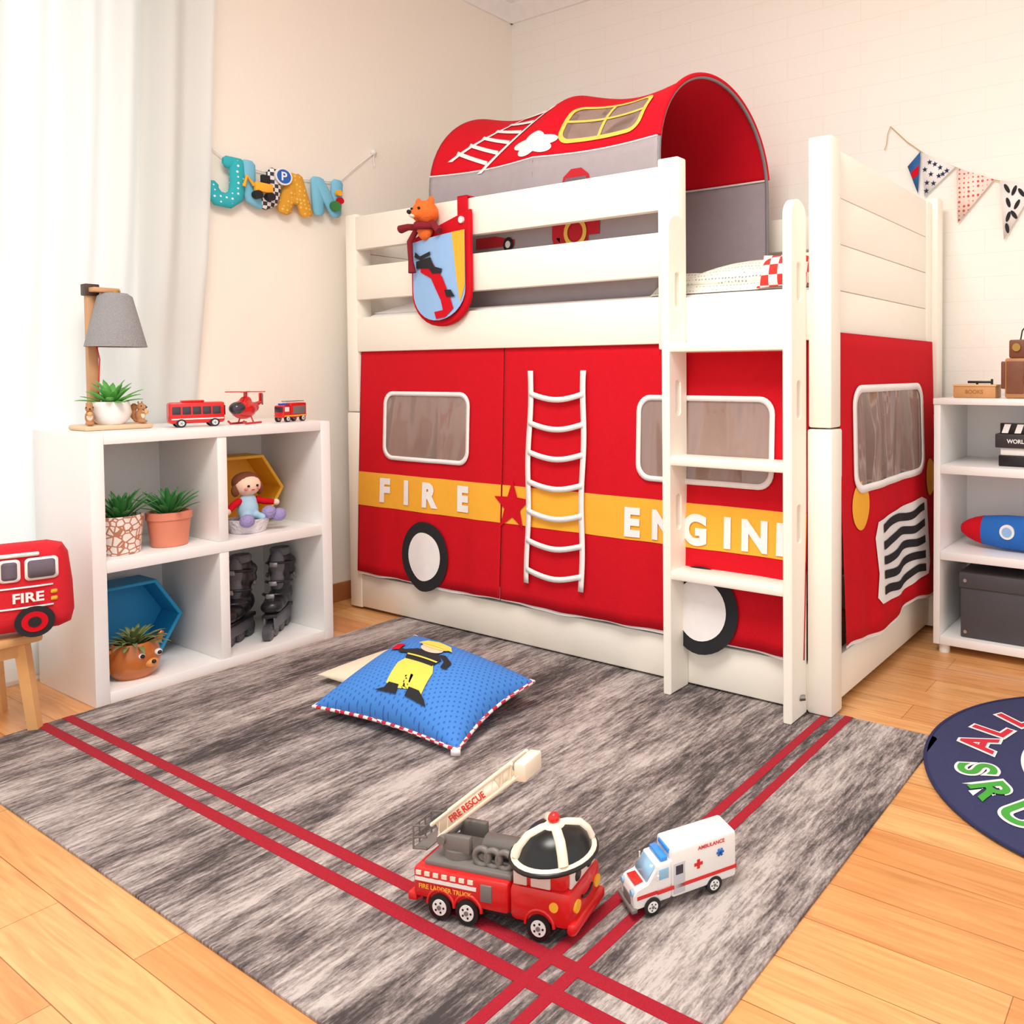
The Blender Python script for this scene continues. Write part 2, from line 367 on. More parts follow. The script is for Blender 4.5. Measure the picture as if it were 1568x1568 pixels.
piece('panel_left',.072,.862,60);piece('panel_right',.866,2.024,80)
decal('stripe_left',[(.073,.42),(.86,.42),(.86,.55),(.073,.55)],fc(.0025),YEL)
decal('stripe_right',[(.868,.42),(2.023,.42),(2.023,.55),(.868,.55)],fc(.0025),YEL)
def cwin(nm,x0,z0,x1,z1,fn,r=.05,bw=.016):
    ring(nm+'_border',rrect(x0,z0,x1,z1,r),rrect(x0+bw,z0+bw,x1-bw,z1-bw,r-bw*.8),fn(.0065),WHF,.003)
    decal(nm+'_vinyl',rrect(x0+bw*.7,z0+bw*.7,x1-bw*.7,z1-bw*.7,r-bw*.6),fn(.004),VIN,.03)
cwin('window_left',.225,.605,.703,.865,fc);cwin('window_right',1.445,.605,1.925,.865,fc)
decal('star',star(.918,.482,.09),fc(.006),RED)
for i,x in enumerate((1.002,1.235)):
    surf('rope_side_%d'%i,lambda u,z,x=x:FC(x+u+.004*sin(z*17+i*2),z,.012),[-.011,.011],lsp(.235,.94,30),WHF,.003)
for i in range(7):
    z0=.865-.097*i
    surf('rope_rung_%d'%i,lambda x,u,z0=z0:FC(x,z0+u-.02*sin(pi*(x-1.002)/.233),.015),lsp(1.0,1.237,12),[-.009,.009],WHF,.003)
for nm,x,z in(('wheel_left',.476,.262),('wheel_right',1.69,.245)):
    decal(nm+'_tyre',circ(x,z,.127),fc(.008),BLK);decal(nm+'_hub',circ(x,z,.088),fc(.010),WHF)
for s,x in zip('FIRE',(.24,.365,.50,.675)): text('letter_'+s,s,.115,fc(.006),WHF,.007,at=(x,.487))
for i,(s,x) in enumerate(zip('ENGINE',(1.434,1.55,1.665,1.775,1.865,1.965))): text('letter_b%d'%i,s,.115,fc(.006),WHF,.006,at=(x,.475))
# end curtain
grp('play_curtain_end')
def EC(y,z,off=0):
    k=(1.04-z)/.85
    return Vector((2.084+.022*k+k*(.005*sin(y*18+z*3)+.003*sin(y*43))+off,y,z))
def ec(off): return lambda y,z:EC(y,z,off)
def bote(y): return .175+.014*sin(y*11+1.0)-.02*y
surf('panel',lambda y,t:EC(y,1.04+(bote(y)-1.04)*t),lsp(.06,.892,60),lsp(0,1,24),RED,.002)
surf('lining',lambda y,t:EC(y,.22+(bote(y)-.22-.012)*t,-.0035),lsp(.066,.89,60),lsp(0,1,5),WHF)
cwin('window',.145,.585,.755,.895,ec,.06,.022)
decal('lamp_left',circ(.195,.55,.062,36,.07),ec(.004),YEL);decal('lamp_right',circ(.835,.56,.055,36,.065),ec(.004),YEL)
gp=[(.33,.235),(.50,.225),(.76,.235),(.785,.27),(.775,.42),(.77,.49),(.72,.505),(.45,.495),(.31,.485),(.29,.44),(.31,.33),(.30,.26)]
decal('grille',gp,ec(.005),WHF,.03)
for i in range(5):
    z0=.265+.05*i
    surf('grille_bar_%d'%i,lambda y,u,z0=z0:EC(y,z0+u+.007*sin(y*22+i),.0075),lsp(.345,.735,24),[-.013,.013],BLK)
# ------------------------------------------------------------------ canopy
grp('bed_tent_canopy')
RA=.358;S0=.45;SA=pi*RA;YC=.465
def CP(x,s,off=0):
    k=(x-.37)/.54
    sag=.04*sin(pi*(k%1.0)) if 0<k<2 else 0
    r=RA-sag-.026*max(0,(x-.91)/.54)
    if s<S0: return Vector((x,YC-RA-off+sag*.3*s/S0,1.175+s))
    if s>S0+SA: return Vector((x,YC+RA+off-sag*.3*(2*S0+SA-s)/S0,1.175+2*S0+SA-s))
    a=(s-S0)/RA;q=sin(a)
    return Vector((x,YC-cos(a)*(RA-sag*(.3+.7*q)+off),1.625+sin(a)*(r+off)))
XS=lsp(.37,1.45,61)
def sb(a,b_,n): return lsp(a,b_,n)
e1=S0+.058;e2=S0+SA-.058
REDC=M('red_canopy',(212,12,34),.8,spec=.2)
surf('side_front',CP,XS,sb(0,e1,14),GREYF,.002);surf('roof',CP,XS,sb(e1,e2,48),REDC,.002);surf('side_back',CP,XS,sb(e2,2*S0+SA,14),GREYF,.002)
for x in(.37,.91,1.45): tube('hoop_%d'%int(x*100),[CP(x,s,-.006) for s in lsp(0,2*S0+SA,50)],.007,M('hoop_grey',(130,125,128),.5))
tube('opening_piping',[CP(1.452,s,0) for s in lsp(e1,e2,50)],.008,REDC)
tube('seam_back',[CP(x,e2,-.004) for x in XS],.004,WHF,8);tube('seam_front',[CP(x,e1,.001) for x in XS],.003,WHF,8)
cp=lambda off:(lambda x,s:CP(x,S0+s,off))
YT=M('yellow_trim',(245,205,90),.8)
ow=rrect(1.0,.10,1.36,.30,.05);iw=rrect(1.018,.118,1.342,.282,.035)
ring('tent_window_border',ow,iw,cp(.005),YT);decal('tent_window_vinyl',iw,cp(.003),VIN,.03)
decal('tent_window_bar_v',[(1.175,.11),(1.188,.11),(1.188,.29),(1.175,.29)],cp(.006),YT);decal('tent_window_bar_h',[(1.01,.195),(1.35,.195),(1.35,.207),(1.01,.207)],cp(.006),YT)
def lad(t,w):
    x=.545+.25*t;s=.09+.235*t
    return (x+w*.085,s-w*.035)
for w in(-1,1):
    p=[lad(t,w) for t in lsp(-.05,1.05,8)];q=[(a+.022,b_) for a,b_ in p[::-1]]
    decal('tent_ladder_side_%d'%(w+1),p+q,cp(.004),WHF)
for i in range(6):
    a=lad(.08+i*.17,-1);c=lad(.08+i*.17,1);decal('tent_ladder_rung_%d'%i,[a,(c[0]+.01,c[1]),(c[0]+.01,c[1]+.018),(a[0],a[1]+.018)],cp(.005),WHF)
cl=[]
for i in range(50):
    t=2*pi*i/50;r=.8+.35*abs(sin(2.5*t+.6));cl.append((.90+.095*r*cos(t),.115+.042*r*sin(t)))
decal('cloud',cl,cp(.004),WHF)
hy=M('hydrant_red',(196,22,40),.8)
sf=lambda off:(lambda x,z:CP(x,z-1.175,off))
hp=[(-.075,-.13),(.075,-.13),(.075,-.10),(.05,-.10),(.05,-.04),(.095,-.04),(.095,.03),(.055,.03),(.055,.07),(.07,.07),(.07,.09),(.06,.10),(.05,.13),(.02,.15),(-.02,.15),(-.05,.13),(-.06,.10),(-.07,.09),(-.07,.07),(-.055,.07),(-.055,.03),(-.095,.03),(-.095,-.04),(-.05,-.04),(-.05,-.10),(-.075,-.10)]
decal('hydrant',[(1.105+a*1.1,1.44+b_*1.2) for a,b_ in hp],sf(.004),hy)
ring('hydrant_ring',circ(1.105,1.405,.05,30),circ(1.105,1.405,.034,30),sf(.007),YT)
decal('hydrant_band',[(1.055,1.578),(1.155,1.578),(1.15,1.59),(1.06,1.59)],sf(.006),M('hydrant_grey',(110,100,110),.8),0)
decal('toy_car_print',[(.62,1.385),(.82,1.385),(.82,1.405),(.72,1.425),(.62,1.425)],sf(.004),hy);decal('car_tyre',circ(.79,1.39,.026,20),sf(.006),BLK);decal('car_hub',circ(.79,1.39,.013,16),sf(.008),WHF)
# ------------------------------------------------------------------ hanging pocket with fox
LB=M('light_blue_fabric',(150,190,235),.85);DR=M('dark_red_yarn',(130,20,35),.9)
grp('hanging_bed_pocket')
pf=lambda off:(lambda x,z:Vector((x,-.026-off-.012*sin(pi*(x-.43)/.3),z)))
def ushape(x0,x1,zt0,zt1,zb,k=0):
    cx=(x0+x1)/2;r=(x1-x0)/2
    p=[(x1,zt1),(x0,zt0)]+[(cx+r*cos(radians(a)),zb+r*.8+r*.8*sin(radians(a))) for a in range(180,361,12)]
    return p
plate('pocket_body',ushape(.43,.74,1.42,1.50,1.10),[],.018,lambda a,b_,c:Vector((a,-.016+c,b_)),RED,.004)
decal('pocket_face',ushape(.447,.722,1.405,1.43,1.12),pf(.002),LB,.05)
decal('pocket_yellow',[(.665,1.425),(.722,1.43),(.722,1.24),(.70,1.18),(.685,1.26)],pf(.004),YEL,.03)
hose=[(.50,1.33),(.56,1.335),(.62,1.27),(.655,1.20),(.67,1.16),(.63,1.13),(.585,1.125),(.575,1.15),(.62,1.155),(.61,1.19),(.56,1.27),(.50,1.295)]
decal('pocket_print_red',hose,pf(.005),RED,.03)
decal('print_jacket',[(.475,1.335),(.56,1.345),(.58,1.31),(.62,1.30),(.615,1.285),(.57,1.285),(.55,1.305),(.475,1.31)],pf(.0065),BLK,.03)
decal('print_arm',[(.47,1.37),(.50,1.352),(.56,1.365),(.56,1.352),(.50,1.338),(.465,1.352)],pf(.007),BLK,.03);decal('print_boot',[(.63,1.225),(.66,1.225),(.68,1.20),(.64,1.20)],pf(.007),BLK,0)
box('strap',(.665,-.012,1.44),(.715,-.006,1.553),RED,.002);box('strap_top',(.665,-.012,1.547),(.715,.036,1.553),RED,.002)
cyl('button',(.705,-.024,1.465),(.705,-.032,1.465),.012,WHP)
grp('fox_plush',(.53,-.04,1.505))
FO=M('fox_orange',(238,112,42),.95,bump=.3,bscale=150)
blob('head',[((0,0,0),(.052,.042,.043)),((.0,-.035,-.012),(.022,.03,.018)),((-.034,0,.037),(.014,.01,.020)),((.034,0,.037),(.014,.01,.020)),((0,.0,-.06),(.035,.02,.04))],FO,.005)
sph('muzzle',(0,-.052,-.018),(.013,.012,.009),M('fox_cream',(245,225,200),.9));sph('nose',(0,-.066,-.008),.008,BLK);sph('eye_l',(-.018,-.041,.008),.005,BLK);sph('eye_r',(.02,-.041,.008),.005,BLK)
tube('scarf',[(-.045,-.0,-.045),(0,-.035,-.05),(.05,-.0,-.05),(0,.02,-.05)],.014,DR,10,True)
tube('arm_l',[(-.035,-.0,-.05),(-.08,-.01,-.045),(-.12,-.012,-.05)],[.012,.012,.015],DR)
tube('arm_dangle',[(-.05,-.0,-.06),(-.07,-.012,-.1),(-.065,-.012,-.17),(-.058,-.012,-.21)],[.01,.01,.009,.014],DR)
tube('arm_r',[(.035,-.0,-.04),(.07,-.01,-.06),(.09,-.012,-.075)],[.012,.012,.013],DR)
# ------------------------------------------------------------------ left shelf
SX0,SX1,SY0,SY1,SH=-.086,.294,-.961,-.262,.767
grp('cube_shelf')
T=.034
box('side_left',(SX0,SY0,0),(SX1,SY0+T,SH),SHW,.002);box('side_right',(SX0,SY1-T,0),(SX1,SY1,SH),SHW,.002)
box('top_board',(SX0,SY0+T,SH-.032),(SX1,SY1-T,SH),SHW,.002);box('bottom_board',(SX0,SY0+T,.0),(SX1,SY1-T,.034),SHW,.002)
box('middle_board',(SX0,SY0+T,.372),(SX1-.002,SY1-T,.406),SHW,.002)
box('divider_upper',(SX0,-.63,.406),(SX1-.003,-.602,SH-.032),SHW,.002);box('divider_lower',(SX0,-.63,.034),(SX1-.003,-.602,.372),SHW,.002)
box('back_panel',(SX0,SY0+T,.034),(SX0+.006,SY1-T,SH-.03),SHW,0)
GRN=M('leaf_green',(60,130,65),.5,var=.3,scale=40);GRL=M('leaf_light_green',(95,175,80),.5,var=.25,scale=40);SOIL=M('soil',(80,60,45),.9)
TER=M('terracotta',(226,140,112),.6)
FLP=M('floral_pot',(240,232,225),.5);nt=FLP.node_tree;vo=nt.nodes.new('ShaderNodeTexVoronoi');vo.inputs['Scale'].default_value=55;vo.feature='DISTANCE_TO_EDGE'
tc=nt.nodes.new('ShaderNodeTexCoord');nt.links.new(tc.outputs['Object'],vo.inputs['Vector']);rp=nt.nodes.new('ShaderNodeValToRGB');rp.color_ramp.interpolation='CONSTANT'
rp.color_ramp.elements[0].color=rgb((190,125,95));rp.color_ramp.elements[1].position=.09;rp.color_ramp.elements[1].color=rgb((243,235,228));nt.links.new(vo.outputs[0],rp.inputs[0]);nt.links.new(rp.outputs[0],nt.nodes['Principled BSDF'].inputs['Base Color'])
def pot(nm,c,r,h,mat,pmat,n,ln,w,rim=0,els=(35,88)):
    grp(nm,c)
    pr=[(.001,0),(r*.8,0),(r*.84,.004),(r,h-.01 if not rim else h-.022)]
    if rim: pr+=[(r,h-.022),(r*1.06,h-.022),(r*1.06,h)]
    else: pr+=[(r,h)]
    pr+=[(r*.9,h),(r*.88,h-.015)]
    lathe('pot',pr,(0,0,0),mat);cyl('soil',(0,0,h-.02),(0,0,h-.014),r*.89,SOIL)
    plant('leaves',(0,0,h-.014),n,ln,w,pmat,els,.5,r*.3)
pot('succulent_pot',(.2,-.856,.407),.056,.112,FLP,GRN,30,.095,.016,0,(40,88))
pot('succulent_pot',(.2,-.728,.407),.056,.105,TER,GRN,30,.095,.016,1,(35,88))
def hexbox(nm,c,R,dep,mat,rotdeg=0):
    grp(nm,c,(0,0,0))
    o=[(R*cos(radians(60*i+rotdeg)),R*sin(radians(60*i+rotdeg))) for i in range(6)]
    k=(R-.012)/R;inn=[(a*k,b_*k) for a,b_ in o]
    plate('ring',o,[inn],dep,lambda a,b_,c_:Vector((c_,a,b_)),mat,.002)
    plate('back',inn,[],.006,lambda a,b_,c_:Vector((-dep/2+.006+c_,a,b_)),mat,.001)
hexbox('hexagon_shelf_box',(.03,-.45,.407+.121),.14,.12,M('hex_yellow',(240,176,40),.5))
hexbox('hexagon_shelf_box',(.03,-.79,.034+.125),.144,.12,M('hex_blue',(30,150,205),.5))
# doll
grp('rag_doll',(.19,-.49,.407))
SKIN=M('doll_skin',(250,215,190),.8);HAIR=M('doll_hair',(120,66,38),.9);PUR=M('purple_pompom',(160,150,200),.95,bump=.6,bscale=120);DB=M('doll_blue',(175,210,232),.9)
lathe('basket',[(.001,0),(.05,0),(.06,.03),(.062,.045),(.055,.045),(.05,.02)],(0,0,0),M('basket_white',(228,224,228),.8,bump=.8,bscale=90))
blob('body',[((0,0,.075),(.03,.032,.04)),((0,0,.1),(.022,.028,.03)),((.03,-.02,.05),(.035,.014,.014)),((.03,.02,.05),(.035,.014,.014))],DB,.005)
tube('arm_left',[(0,-.025,.105),(.01,-.05,.095),(.02,-.07,.08)],[.011,.011,.009],RED);tube('arm_right',[(0,.025,.105),(.01,.05,.095),(.02,.075,.09)],[.011,.011,.009],RED)
sph('hand_left',(.022,-.076,.077),.011,SKIN);sph('hand_right',(.022,.081,.089),.011,SKIN)
sph('head',(0,0,.155),(.036,.04,.036),SKIN);sph('hair',(-.009,0,.165),(.036,.043,.034),HAIR)
for i,yy in enumerate((-.032,.032)): sph('hair_bun_%d'%i,(.0,yy*1.2,.14),(.012,.012,.02),HAIR)
for i,yy in enumerate((-.014,.014)): sph('eye_%d'%i,(.035,yy,.155),.004,BLK)
sph('mouth',(.036,0,.142),(.002,.006,.002),REDP);sph('cheek_a',(.031,-.02,.145),.005,M('cheek',(235,140,130),.8));sph('cheek_b',(.031,.02,.145),.005,_m['cheek'])
for i,(x,y,z) in enumerate(((.062,-.035,.045),(.05,.075,.05),(.045,.045,.062))): sph('pompom_%d'%i,(x,y,z),.022,PUR)
# animal planter
grp('animal_face_planter',(.2,-.83,.034))
ORG=M('orange_ceramic',(190,105,40),.3,coat=.5,var=.15)
lathe('body',[(.001,0),(.045,0),(.062,.02),(.068,.055),(.06,.09),(.055,.105),(.05,.105),(.052,.09)],(0,0,0),ORG)
cyl('soil',(0,0,.09),(0,0,.096),.05,SOIL)
tube('handle',[(0,-.06,.085),(0,-.09,.09),(0,-.105,.065),(0,-.095,.035),(0,-.062,.03)],.009,ORG)
for i,yy in enumerate((-.005,.04)):
    sph('eye_white_%d'%i,(.058-.12*yy*.2,yy,.07),.010,WHP);sph('pupil_%d'%i,(.066-.12*yy*.2,yy,.07),.006,BLKP)
sph('snout',(.062,.02,.045),(.015,.018,.013),M('snout',(225,150,80),.4));sph('nose',(.076,.02,.05),.006,BLKP)
cyl('ear_a',(.0,.06,.09),(-.0,.075,.115),.014,ORG,.006)
plant('leaves',(0,0,.095),44,.065,.013,M('dusty_green',(120,135,80),.6,var=.3),(10,85),.9,.035)
# inline skates
SKB=M('skate_black',(34,32,36),.32);SKG=M('skate_grey_trim',(105,102,108),.45);SKW=M('skate_wheel',(70,68,74),.35)
def skate(nm,loc,rz):
    grp(nm,loc,(0,0,rz),1.0)
    # shell: sole-to-toe and ankle, as one body
    blob('boot_shell',[((-.035,0,.125),(.042,.034,.04)),((-.005,0,.118),(.045,.034,.036)),((.035,0,.108),(.045,.036,.030)),((.068,0,.103),(.034,.035,.025)),((-.022,0,.165),(.036,.031,.045)),((-.028,0,.205),(.036,.036,.05)),((-.03,0,.245),(.036,.038,.035))],SKB,.004)
    blob('cuff',[((-.04,0,.205),(.034,.044,.03)),((-.04,0,.235),(.034,.046,.03))],M('skate_cuff2',(52,50,56),.3),.005)
    blob('tongue',[((.006,0,.235),(.014,.024,.05)),((.01,0,.18),(.014,.022,.04))],SKG,.004)
    lathe('liner',[(.03,.0),(.033,.02),(.028,.026),(.016,.01)],(-.028,0,.262),SKG)
    for s in(-1,1):
        box('frame_%d'%s,(-.07,s*.015-.0025,.03),(.10,s*.015+.0025,.072),SKG,.002)
        sph('ankle_bolt_%d'%s,(-.03,s*.043,.19),(.009,.005,.009),SKG,seg=14)
    box('sole_plate',(-.075,-.024,.068),(.10,.024,.082),SKB,.004)
    for i,x in enumerate((-.062,.0,.062)):
        wheel('wheel_%d'%i,(x,0,.0285),(0,1,0),.0285,.022,SKG,SKW)
    wheel('wheel_front',(.112,0,.0265),(0,1,0),.0265,.022,SKG,SKW)
    for i,(x,z) in enumerate(((.01,.235),(.022,.172),(.05,.135))):
        tube('strap_%d'%i,[(x-.035+.045*cos(a),.041*sin(a),z+.006*cos(a)) for a in lsp(-1.5,1.5,12)],.0045,SKB,8);box('buckle_%d'%i,(x+.005,-.020,z-.008),(x+.016,.006,z+.009),M('skate_buckle',(165,163,168),.25,metal=.6),.003)
skate('inline_skate',(.15,-.51,.0345),-.95);skate('inline_skate',(.15,-.372,.0345),-.8)
# ------------------------------------------------------------------ shelf-top items
ZT=SH
grp('table_lamp',(.1,-.825,ZT))
box('base',(-.06,-.095,0),(.06,.08,.016),M('lamp_wood',(228,196,160),.5,var=.08),.012)
PW=M('lamp_post_wood',(200,155,112),.6,var=.15)
box('post',(-.05,-.05,.016),(-.028,-.024,.42),PW,.003)
box('arm',(-.05,-.048,.41),(.012,.02,.424),PW,.003);box('head_clamp',(-.055,-.056,.40),(-.02,-.02,.435),M('lamp_brown',(70,45,35),.5),.003)
cyl('socket',(0,.01,.39),(0,.01,.418),.014,M('brass',(190,150,70),.3,metal=.8))
SHD=M('lamp_shade_grey',(158,158,160),.9,bump=.6,bscale=300,var=.15,scale=250)
lathe('shade',[(.076,.248),(.074,.248),(.04,.40),(.03,.41),(.038,.404),(.043,.40),(.077,.248)],(0,.01,0),SHD)
tube('cable',[(-.03,-.03,.26),(-.02,-.025,.21),(-.02,-.03,.12),(-.03,-.02,.03)],.002,REDP,6)
grp('aloe_planter',(.125,-.842,ZT+.016))
lathe('pot',[(.001,0),(.03,0),(.044,.015),(.05,.035),(.046,.06),(.043,.068),(.038,.066),(.04,.05)],(0,0,0),WHP)
cyl('soil',(0,0,.058),(0,0,.062),.04,SOIL);plant('leaves',(0,0,.06),26,.075,.02,GRL,(15,80),.4,.02)
def squirrel(loc,rz,s):
    grp('squirrel_figurine',loc,(0,0,rz),s)
    FUR=M('squirrel_fur',(185,130,85),.8,var=.15)
    blob('body',[((0,0,.025),(.014,.012,.02)),((.004,0,.052),(.013,.011,.012)),((.016,0,.05),(.007,.006,.006)),((0,.007,.066),(.003,.003,.006)),((0,-.007,.066),(.003,.003,.006)),((.006,0,.006),(.016,.012,.006)),((-.014,0,.01),(.01,.008,.008)),((-.025,0,.03),(.01,.008,.02)),((-.022,0,.052),(.011,.008,.012)),((.014,.006,.035),(.009,.003,.004)),((.014,-.006,.035),(.009,.003,.004))],FUR,.0025)
    sph('belly',(.008,0,.027),(.009,.008,.014),M('squirrel_belly',(238,220,195),.8));sph('nose',(.023,0,.051),.0025,BLK,seg=10)
    sph('eye_a',(.012,.008,.055),.002,BLK,seg=10);sph('eye_b',(.012,-.008,.055),.002,BLK,seg=10);sph('acorn',(.022,0,.036),(.006,.006,.007),WOOD)
squirrel((.145,-.775,ZT+.0165),.4,.95);squirrel((.145,-.903,ZT+.0165),-.3,.95)
grp('toy_bus',(.21,-.65,ZT),(0,0,radians(80)))
box('body',(-.075,-.02,.012),(.075,.02,.078),REDP,.008);GLS=M('toy_glass',(60,55,65),.15)
for s in(-1,1):
    for i in range(5): box('window_%d_%d'%(s,i),(-.068+.027*i,s*.0205-.001,.04),(-.046+.027*i,s*.0205+.001,.064),GLS,.001)
    box('band_%d'%s,(-.07,s*.0203-.001,.024),(.07,s*.0203+.001,.028),WHP,0)
    for x in(-.045,.045): wheel('wheel%d_%d'%(s,int(x*100)),(x,s*.018,.013),(0,1,0),.013,.008)
box('windshield',(.0745,-.016,.035),(.0765,.016,.066),GLS,.001);box('roof_unit',(-.04,-.012,.078),(.02,.012,.084),REDP,.002)
grp('toy_helicopter',(.2,-.495,ZT),(0,0,radians(-60)),1.15)
blob('body',[((.01,0,.042),(.044,.026,.028)),((-.025,0,.046),(.03,.016,.018)),((.0,0,.068),(.020,.013,.013))],REDP,.004)
tube('tail_boom',[(-.03,0,.05),(-.07,0,.06)],[.01,.005],REDP);box('tail_fin',(-.08,-.002,.055),(-.064,.002,.088),REDP,.002)
sph('cockpit',(.036,0,.046),(.024,.021,.019),GLS);cyl('mast',(0,0,.07),(0,0,.092),.005,REDP,seg=10)
for i in range(4):
    a=i*pi/2+.4;box('blade_%d'%i,(.0,-.005,.091),(.05,.005,.094),REDP,.001,rot=(0,0,a),piv=(0,0,.0925))
for s in(-1,1):
    tube('skid_%d'%s,[(-.035,s*.022,.003),(.035,s*.022,.003),(.045,s*.022,.01)],.003,REDP,8);cyl('strut_%d'%s,(0,s*.022,.004),(0,s*.012,.03),.002,REDP,seg=8)
box('tail_rotor',(-.076,.003,.052),(-.07,.005,.085),GREYP,.001)
def smalltruck(nm,loc,rz,s=1):
    grp(nm,loc,(0,0,rz),s)
    box('body',(-.05,-.019,.014),(.022,.019,.062),REDP,.004);box('cab',(.022,-.019,.014),(.052,.019,.055),REDP,.005)
    for q in(-1,1):
        box('cab_window_%d'%q,(.03,q*.0195-.001,.034),(.048,q*.0195+.001,.049),WHP,.001);box('shutter_%d'%q,(-.043,q*.0195-.001,.026),(.012,q*.0195+.001,.052),GREYP,.001)
        box('stripe_%d'%q,(-.048,q*.0198-.001,.018),(.05,q*.0198+.001,.022),YEL,0)
        for x in(-.032,.036): wheel('wheel%d_%d'%(q,int(x*100)),(x,q*.017,.011),(0,1,0),.011,.007)
    box('windshield',(.0515,-.015,.033),(.0535,.015,.05),GLS,.001);box('lightbar',(.028,-.015,.055),(.04,.015,.061),M('blue_light',(40,90,210),.2),.002)
    for q in(-1,1): tube('ladder_rail_%d'%q,[(-.05,q*.008,.067),(.03,q*.008,.067)],.0015,GREYP,6)
    for i in range(6): cyl('ladder_rung_%d'%i,(-.045+.014*i,-.008,.067),(-.045+.014*i,.008,.067),.0012,GREYP,seg=6)
smalltruck('toy_rescue_truck',(.2,-.345,ZT),radians(-70),1.05)
# ------------------------------------------------------------------ letter garland on left wall
grp('letter_garland')
TEAL=dots('teal_dots',(50,180,192),(230,245,245),50,.2,.2)
LBL=M('sky_blue_felt',(125,195,225),.85);MUS=dots('mustard_dots',(222,160,50),(240,200,110),60,.25)
CHK=M('checked_felt',(235,235,235),.9);nt=CHK.node_tree;ck=nt.nodes.new('ShaderNodeTexChecker');ck.inputs['Scale'].default_value=70;ck.inputs[1].default_value=rgb((238,235,232));ck.inputs[2].default_value=rgb((60,60,66));tc=nt.nodes.new('ShaderNodeTexCoord');nt.links.new(tc.outputs['Object'],ck.inputs[0]);nt.links.new(ck.outputs[0],nt.nodes['Principled BSDF'].inputs['Base Color'])
WC=WX+.035
def stroke(nm,pts,r,mat,c,dx=0):
    P=[Vector((WC+dx,c[0]+a,c[1]+b_)) for a,b_ in pts];n=len(P);rs=[r]*n
    P=[P[0]+(P[0]-P[1]).normalized()*r*.5]+P+[P[-1]+(P[-1]-P[-2]).normalized()*r*.5];rs=[r*.6]+rs+[r*.6]
    tube(nm,P,rs,mat,16,False,lambda v:Vector((WC+dx+(v.x-WC-dx)*.55,v.y,v.z)))
stroke('letter_J',[(.035,.075),(.038,.03),(.038,-.01),(.03,-.045),(.005,-.066),(-.03,-.064),(-.052,-.04),(-.055,-.02)],.028,TEAL,(-.39,1.62))
stroke('letter_J_cap',[(.0,.072),(.05,.072)],.022,TEAL,(-.39,1.62))
stroke('letter_U_l',[(-.045,.075),(-.045,.0),(-.035,-.045),(0,-.06)],.026,LBL,(-.27,1.625))
stroke('letter_U_r',[(0,-.06),(.03,-.045),(.04,.0),(.04,.065)],.026,CHK,(-.265,1.625),.004)
stroke('letter_A_l',[(0,.065),(-.02,.0),(-.04,-.065)],.027,MUS,(-.145,1.62));stroke('letter_A_r',[(.005,.065),(.025,.0),(.045,-.065)],.027,MUS,(-.145,1.62),.003);stroke('letter_A_bar',[(-.02,-.02),(.02,-.02)],.018,MUS,(-.145,1.62),.006)
stroke('letter_N_l',[(-.035,-.06),(-.04,.065)],.024,LBL,(-.015,1.63));stroke('letter_N_d',[(-.035,.06),(.035,-.055)],.024,LBL,(-.015,1.63),.004);stroke('letter_N_r',[(.035,-.055),(.045,.07)],.024,LBL,(-.015,1.63),.002)
SGN=M('sign_blue',(30,100,190),.6)
cyl('parking_sign',(WC+.02,-.20,1.675),(WC+.03,-.20,1.675),.032,WHF);cyl('parking_sign_face',(WC+.021,-.20,1.675),(WC+.0315,-.20,1.675),.026,SGN)
text('sign_P','P',.045,lambda a,b_:Vector((WC+.033,-.20+a,1.675+b_)),WHF,.001,0)
box('digger_body',(WC+.022,-.31,1.60),(WC+.042,-.245,1.635),YEL,.006);box('digger_cab',(WC+.022,-.285,1.635),(WC+.04,-.255,1.665),BLK,.004);tube('digger_arm',[(WC+.03,-.31,1.62),(WC+.03,-.335,1.65),(WC+.03,-.345,1.61)],.006,YEL,8)
for y in(-.30,-.255): cyl('digger_wheel',(WC+.02,y,1.588),(WC+.045,y,1.588),.015,BLK)
cyl('badge_green',(WC+.02,.005,1.60),(WC+.035,.005,1.60),.02,GRN);cyl('badge_red',(WC+.02,.025,1.625),(WC+.035,.025,1.625),.013,RED);cyl('badge_yellow',(WC+.02,.02,1.655),(WC+.035,.02,1.655),.012,YEL)
tube('string',[(WC-.028,-.463,1.785),(WC-.02,-.42,1.73),(WC-.02,-.37,1.695),(WC-.02,-.15,1.685),(WC-.02,.05,1.71),(WC-.02,.13,1.79),(WC-.028,.22,1.868)],.0025,WHF,8)
tube('string_tail',[(WC-.028,.22,1.868),(WC-.02,.21,1.84),(WC-.02,.215,1.81)],.002,WHF,8);sph('pin',(WC-.025,.215,1.868),.012,WHP);sph('pin_b',(WC-.025,-.463,1.785),.008,WHP)
